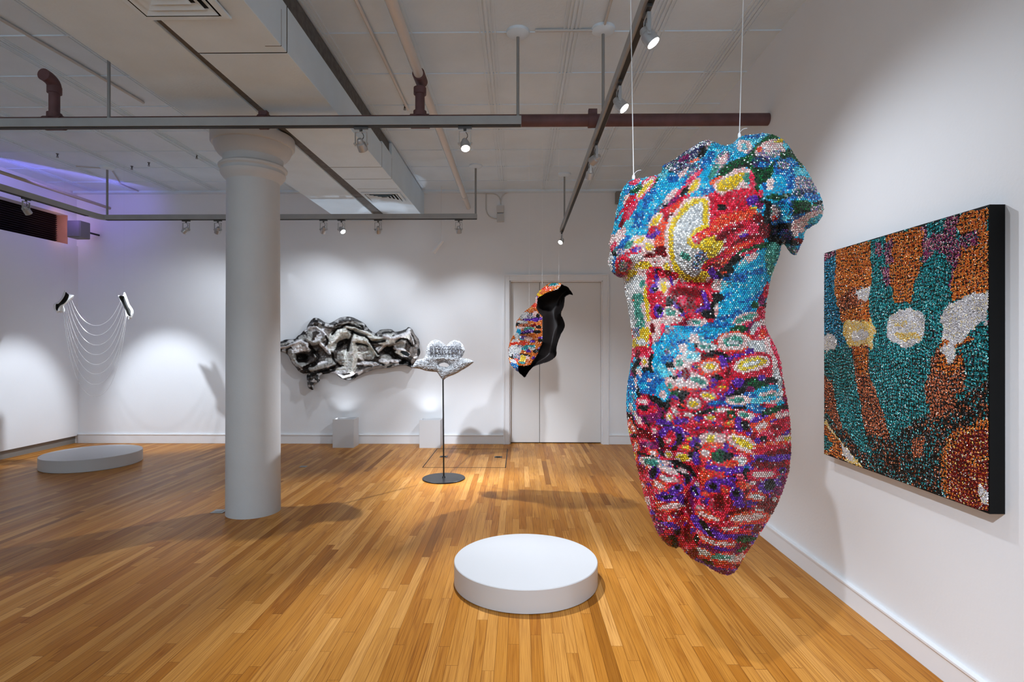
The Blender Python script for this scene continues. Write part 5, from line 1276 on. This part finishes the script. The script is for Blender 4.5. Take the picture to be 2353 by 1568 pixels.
def w_h(x, y):
    d, _, _ = pdist(x, y, W_OUT); d = np.where(inside(x, y, W_OUT), d, 0)
    h = 0.13 + 0.04 * (1 - np.exp(-d / 6.0)); m = np.clip(d / 7, 0, 1)
    s = np.zeros(np.shape(x))
    for cx, cy, rx, ry, an, a in WRL:
        an = math.radians(an); dx, dy = x - cx, y - cy
        u = (dx * math.cos(an) + dy * math.sin(an)) / rx; v = (-dx * math.sin(an) + dy * math.cos(an)) / ry
        s += a * (0.008 if a < 0 else 0.003) * np.exp(-(u * u + v * v) ** 1.2)
    for pts_, w_f, _, a in WF:
        if a: s += a * np.exp(-(ldist(x, y, pts_) / (w_f * 1.15)) ** 2)
    i = np.clip(((np.asarray(y) - 700) * 2).astype(int), 0, 399); j = np.clip(((np.asarray(x) - 600) * 2).astype(int), 0, 799)
    for n_, a in _wn: s += (np.abs(n_[i, j]) - 0.3) * 0.020 * a
    return np.maximum(h + m * s, 0.02)
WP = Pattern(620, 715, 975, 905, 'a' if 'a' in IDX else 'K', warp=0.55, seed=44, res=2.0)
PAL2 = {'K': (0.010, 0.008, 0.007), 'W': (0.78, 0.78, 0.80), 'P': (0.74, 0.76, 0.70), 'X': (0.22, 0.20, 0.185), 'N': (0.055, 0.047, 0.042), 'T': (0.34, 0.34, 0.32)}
WP.a[:] = IDX['N']  # black and silver tones that also carry the shading of the folds
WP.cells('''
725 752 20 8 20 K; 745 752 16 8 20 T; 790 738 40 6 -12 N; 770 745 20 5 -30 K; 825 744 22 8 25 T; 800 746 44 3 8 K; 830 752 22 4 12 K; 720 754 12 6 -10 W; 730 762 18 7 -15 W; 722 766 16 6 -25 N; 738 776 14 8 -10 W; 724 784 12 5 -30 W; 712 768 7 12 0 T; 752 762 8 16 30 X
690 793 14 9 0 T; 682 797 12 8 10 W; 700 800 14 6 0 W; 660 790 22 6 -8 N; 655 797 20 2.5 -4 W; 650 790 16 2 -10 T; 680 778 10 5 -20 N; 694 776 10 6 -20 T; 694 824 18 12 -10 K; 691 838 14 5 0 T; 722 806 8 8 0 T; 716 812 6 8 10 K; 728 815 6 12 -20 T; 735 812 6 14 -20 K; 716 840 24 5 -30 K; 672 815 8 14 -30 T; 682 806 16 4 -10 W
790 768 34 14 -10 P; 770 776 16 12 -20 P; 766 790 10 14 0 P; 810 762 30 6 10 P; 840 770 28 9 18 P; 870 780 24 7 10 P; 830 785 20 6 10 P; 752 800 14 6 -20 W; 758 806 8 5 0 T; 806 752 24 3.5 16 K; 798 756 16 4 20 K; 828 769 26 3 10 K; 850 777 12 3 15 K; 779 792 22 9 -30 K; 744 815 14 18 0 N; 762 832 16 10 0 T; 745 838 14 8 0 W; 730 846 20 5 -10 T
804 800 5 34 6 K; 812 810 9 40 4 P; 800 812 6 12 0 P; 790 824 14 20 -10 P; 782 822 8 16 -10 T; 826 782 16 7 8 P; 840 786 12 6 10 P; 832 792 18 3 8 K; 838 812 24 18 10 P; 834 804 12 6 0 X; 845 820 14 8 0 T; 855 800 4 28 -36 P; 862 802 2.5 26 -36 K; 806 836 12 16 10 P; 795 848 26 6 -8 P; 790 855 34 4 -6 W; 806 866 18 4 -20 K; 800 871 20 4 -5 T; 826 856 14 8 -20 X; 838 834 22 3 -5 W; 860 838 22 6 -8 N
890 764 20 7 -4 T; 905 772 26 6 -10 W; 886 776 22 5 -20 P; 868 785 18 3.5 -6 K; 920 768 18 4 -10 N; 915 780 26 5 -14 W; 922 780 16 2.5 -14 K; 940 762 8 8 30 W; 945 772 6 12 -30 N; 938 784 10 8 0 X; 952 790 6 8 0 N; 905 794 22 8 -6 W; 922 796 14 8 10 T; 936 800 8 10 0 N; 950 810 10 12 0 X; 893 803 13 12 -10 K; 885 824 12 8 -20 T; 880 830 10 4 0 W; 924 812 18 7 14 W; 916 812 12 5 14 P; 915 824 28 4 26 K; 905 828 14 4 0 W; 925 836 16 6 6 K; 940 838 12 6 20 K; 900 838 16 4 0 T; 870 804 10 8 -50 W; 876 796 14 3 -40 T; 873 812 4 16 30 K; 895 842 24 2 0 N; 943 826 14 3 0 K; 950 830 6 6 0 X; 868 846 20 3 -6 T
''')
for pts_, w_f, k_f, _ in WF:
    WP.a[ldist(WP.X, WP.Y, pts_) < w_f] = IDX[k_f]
_wv = vnoise(400, 800, 4, 51); _wv2 = vnoise(400, 800, 11, 52)
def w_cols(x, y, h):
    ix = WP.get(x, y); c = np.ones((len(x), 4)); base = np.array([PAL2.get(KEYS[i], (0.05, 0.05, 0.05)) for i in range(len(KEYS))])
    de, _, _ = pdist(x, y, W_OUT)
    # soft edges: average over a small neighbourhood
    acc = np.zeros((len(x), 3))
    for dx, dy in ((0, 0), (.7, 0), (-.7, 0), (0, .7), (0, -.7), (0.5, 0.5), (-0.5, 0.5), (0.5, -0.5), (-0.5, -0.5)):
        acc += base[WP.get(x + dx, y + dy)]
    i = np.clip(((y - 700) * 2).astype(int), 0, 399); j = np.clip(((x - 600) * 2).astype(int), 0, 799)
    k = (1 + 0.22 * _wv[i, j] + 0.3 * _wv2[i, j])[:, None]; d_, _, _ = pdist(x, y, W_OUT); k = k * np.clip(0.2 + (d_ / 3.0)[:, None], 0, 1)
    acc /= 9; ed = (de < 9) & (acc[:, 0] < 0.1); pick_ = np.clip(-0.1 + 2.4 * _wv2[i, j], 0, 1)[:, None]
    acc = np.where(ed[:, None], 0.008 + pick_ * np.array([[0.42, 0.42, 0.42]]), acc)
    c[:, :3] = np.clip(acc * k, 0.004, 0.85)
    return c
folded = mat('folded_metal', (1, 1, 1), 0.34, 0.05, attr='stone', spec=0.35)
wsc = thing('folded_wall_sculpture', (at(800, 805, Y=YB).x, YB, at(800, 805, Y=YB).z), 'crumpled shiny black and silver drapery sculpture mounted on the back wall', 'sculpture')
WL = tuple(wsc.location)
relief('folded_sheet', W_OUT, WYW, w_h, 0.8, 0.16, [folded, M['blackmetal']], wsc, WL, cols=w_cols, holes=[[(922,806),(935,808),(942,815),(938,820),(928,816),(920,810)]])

# ================================================================== HEART ON A STAND
HYW = 5.907 * 1.5 / 1.45
H_OUT = smooth_outline([(1002,781),(994,783),(988,787),(981,797),(979,813),(975,822),(970,825),(959,827),(952,835),(949,846),(964,848),(979,853),(1000,855),(1005,857),(1011,866),(1018,874),(1024,870),(1031,866),(1047,860),(1062,851),(1075,843),(1089,832),(1081,827),(1071,824),(1061,823),(1064,817),(1068,806),(1066,797),(1062,790),(1054,784),(1044,782),(1033,787),(1026,794),(1021,791),(1012,784)], 3, 0.5)
HOLE = [(1008,838),(1014,835),(1021,833.5),(1028,836),(1033,840),(1028,843.5),(1018,843),(1010,841)]
_hn = vnoise(500, 700, 5, 71)
def hv(x, y):
    i = np.clip(((np.asarray(y) - 770) * 4).astype(int), 0, 499); j = np.clip(((np.asarray(x) - 940) * 4).astype(int), 0, 699); return _hn[i, j]
def h_h(x, y):
    d, _, _ = pdist(x, y, H_OUT); d2, _, _ = pdist(x, y, HOLE); d = np.minimum(d, d2 * 1.2)
    q = np.clip(d / 16, 0, 1)
    return 0.075 * np.sqrt(1 - (1 - q) ** 2) + 0.006 * hv(x, y) + 0.03 * np.exp(-((y - 822) / 8) ** 2) * q - 0.03 * np.exp(-((y - 818) / 5) ** 2) * q
hs = thing('heart_sculpture', (at(1014, 1111, Z=0).x, HYW, 0), 'silvery rough heart with dark writing on a thin black stand with round foot', 'sculpture')
HL = tuple(hs.location); HX = HL[0]
M['silver'] = noisy(mat('hammered_silver', (0.30, 0.31, 0.32), 0.32, 0.2), 45, 0.5, 1.0, 0.03, bscale=55)
relief('heart', H_OUT, HYW + 0.02, h_h, 0.8, 0.05, [M['silver'], M['silver']], hs, HL, holes=[HOLE], backflat=True)
# writing scratched into the heart
fc = bpy.data.curves.new('letters', 'FONT'); fc.body = 'RESISTERS'; fc.size = 0.115; fc.extrude = 0.003; fc.align_x = 'CENTER'; fc.offset = -0.0015
to = bpy.data.objects.new('tmp', fc); COL.objects.link(to)
bpy.context.view_layer.update()
tm = bpy.data.meshes.new_from_object(to.evaluated_get(bpy.context.evaluated_depsgraph_get())); bpy.data.objects.remove(to)
tc_ = at(1024, 809, Y=HYW - 0.088)
wmin, wmax = min(v.co.x for v in tm.vertices), max(v.co.x for v in tm.vertices)
sc_ = 0.345 / (wmax - wmin)
for v in tm.vertices:
    x_, y_, z_ = v.co; v.co = ((x_ - (wmin + wmax) / 2) * sc_ + tc_.x - HL[0], tc_.y - HL[1] - z_ + 0.002, y_ * sc_ * 1.9 + tc_.z - HL[2] - 0.042)
tm.materials.append(mat('dark_scratch', (0.045, 0.045, 0.06), 0.4)); to = bpy.data.objects.new('lettering', tm); COL.objects.link(to); to.parent = hs
bm = bmesh.new(); zt = at(1018, 873, Y=HYW).z
bm_cyl(bm, (0, 0, 0.012), (at(1018, 873, Y=HYW).x - HX, 0, zt + 0.02), 0.008, seg=12); obj('pole', bm, M['blackmetal'], hs, smooth=True)
bm = bmesh.new(); a_, b_ = at(980, 853, Y=HYW), at(1018, 873, Y=HYW)
bm_lathe(bm, [(0.236, 0.0), (0.236, 0.010), (0.232, 0.013), (0.02, 0.014), (0.012, 0.03), (0.0001, 0.03)], 72); obj('base_plate', bm, M['blackmetal'], hs, smooth=True)

# ================================================================== TWO ARM CASTS WITH CRYSTAL CHAINS
AYW = 7.0
M['cast'] = noisy(mat('white_cast', (0.86, 0.86, 0.85), 0.4, 0.1), 60, 0.12, 0.6, 0.01, bscale=90)
M['castin'] = noisy(mat('dark_cast_inside', (0.11, 0.11, 0.105), 0.45), 12, 0.6)
def arm(outl, dark, label, loc):
    O = smooth_outline(outl, 3, 0.25); Dk = smooth_outline(dark, 3)
    def ah(x, y):
        ic = inside(x, y, Dk); e, _, _ = pdist(x, y, Dk); d, _, _ = pdist(x, y, O)
        rim = 0.045 + 0.02 * np.clip(d / 3, 0, 1) - 0.012 * np.clip(e / 6, 0, 1); pit = 0.05 - 0.075 * np.clip(e / 4, 0, 1) ** .7
        return np.where(ic, pit, rim)
    t = thing('arm_cast', loc, label, 'sculpture', 'white arm casts of the chain work')
    relief('cast_rim', O, AYW, ah, 0.6, 0.012, [M['cast'], M['cast']], t, loc, pick=lambda x, y: ~inside(x, y, Dk))
    relief('cast_hollow', O, AYW, ah, 0.6, 0.012, [M['castin'], M['cast']], t, loc, pick=lambda x, y: inside(x, y, Dk))
    return t
la = arm([(149,667),(151.5,671),(155,674),(159,675),(164,677),(170,679),(169,683),(166,687),(162,690),(158.6,693),(152,699),(147,704),(149,710),(148.5,716),(146,719),(143,717.5),(139,720),(136,718),(132,720.5),(128,716),(123.5,710.6),(122,703),(125.4,697),(131,695),(135,692),(142,682),(146,671.5)],
    [(151,671.5),(155,675),(158.6,679),(154,691),(147,698),(142,700.5),(138,703),(135,707),(133,710.6),(132.5,714.5),(130,713.5),(128.5,710),(128,704),(129,699),(135,698),(143,689),(149,679)],
    'white hollow arm cast with curled hand hanging in the left corner', tuple(at(146, 694, Y=AYW)))
ra = arm([(284.5,672.5),(287.7,673.5),(291.6,683),(296.5,697),(300,703),(304,708.7),(306.5,714),(306.7,720),(305,726),(303,731),(301,734.5),(299.5,731),(297.5,735),(295.5,734.5),(294.5,729.5),(291.5,731),(289.6,730),(288.5,722),(287.7,712.5),(283.8,704.7),(279,696),(275,687),(271.5,679.5),(277,680),(282.8,679)],
    [(273,681),(283.5,680.5),(286,684),(289.6,693),(292.5,700),(295.5,706.7),(299.4,712.6),(300.5,720),(300.4,729),(298,727.5),(295.5,726),(292,721),(290.6,717.5),(288,712),(285.7,708.7),(279,694)],
    'white hollow arm cast, the right of the pair holding the chains', tuple(at(290, 700, Y=AYW)))
chainm = mat('chain_crystal', (0.85, 0.84, 0.82), 0.12, 0.5, spec=0.9)
starts = [(165,690),(161,693),(157,696),(153,699),(150,703),(148,708),(147,714),(145.5,718)]
ends = [(277,692),(280,700),(284,708),(286,714),(288,720),(289,726),(289.5,730),(291,731)]
lows = [748.5, 771, 793.5, 815.7, 838, 860, 884, 912]
names = ['top strand', 'second strand from the top', 'third strand from the top', 'fourth strand from the top', 'fourth strand from the bottom', 'third strand from the bottom', 'second strand from the bottom', 'lowest strand']
for (sx, sy), (ex, ey), lo, nm in zip(starts, ends, lows, names):
    # catenary through both ends with its lowest point at height lo
    best = None
    for a in np.linspace(8, 120, 225):
        for xm in np.linspace(sx + 40, ex - 30, 60):
            y1 = lo - a * (math.cosh((sx - xm) / a) - 1); y2 = lo - a * (math.cosh((ex - xm) / a) - 1)
            er = (y1 - sy) ** 2 + (y2 - ey) ** 2
            if best is None or er < best[0]: best = (er, a, xm)
    _, a, xm = best
    xs = np.linspace(sx, ex, 500); ysn = lo - a * (np.cosh((xs - xm) / a) - 1)
    w_ = at_np(xs, ysn, AYW - 0.045); seg = np.r_[0, np.cumsum(np.linalg.norm(np.diff(w_, axis=0), axis=1))]
    nb = int(seg[-1] / 0.0105); tt = (np.arange(nb) + .5) / nb * seg[-1]
    B = np.stack([np.interp(tt, seg, w_[:, k]) for k in range(3)], 1)
    t = thing('crystal_chain', tuple(w_[0]), 'fine crystal chain between the arm casts, ' + nm, 'chain', 'crystal chains between the arm casts')
    n_ = len(B); r_ = 0.0031
    T8 = np.array([(1,0,0),(0,1,0),(-1,0,0),(0,-1,0),(0,0,1),(0,0,-1)], float) * r_
    Vv = (B[:, None] + T8[None]).reshape(-1, 3)
    tri = np.array([(0,1,4),(1,2,4),(2,3,4),(3,0,4),(1,0,5),(2,1,5),(3,2,5),(0,3,5)])
    fl = (tri[None] + (np.arange(n_) * 6)[:, None, None]).reshape(-1)
    raw_mesh('beads', Vv, fl, np.full(n_ * 8, 3), chainm, t, tuple(w_[0]))
    bm = bmesh.new(); bm_tube(bm, [Vector(p) - Vector(w_[0]) for p in w_[::12]] + [Vector(w_[-1]) - Vector(w_[0])], 0.0011, 5); obj('thread', bm, chainm, t)
for x, y, lb in ((149, 669, 'hair thin wire carrying the left arm cast'), (285, 674, 'hair thin wire carrying the right arm cast')):
    cord('wire', x, y, AYW - 0.05, lb, 0.0002, 'wires of the arm casts', False, 'wire', M['grey'])
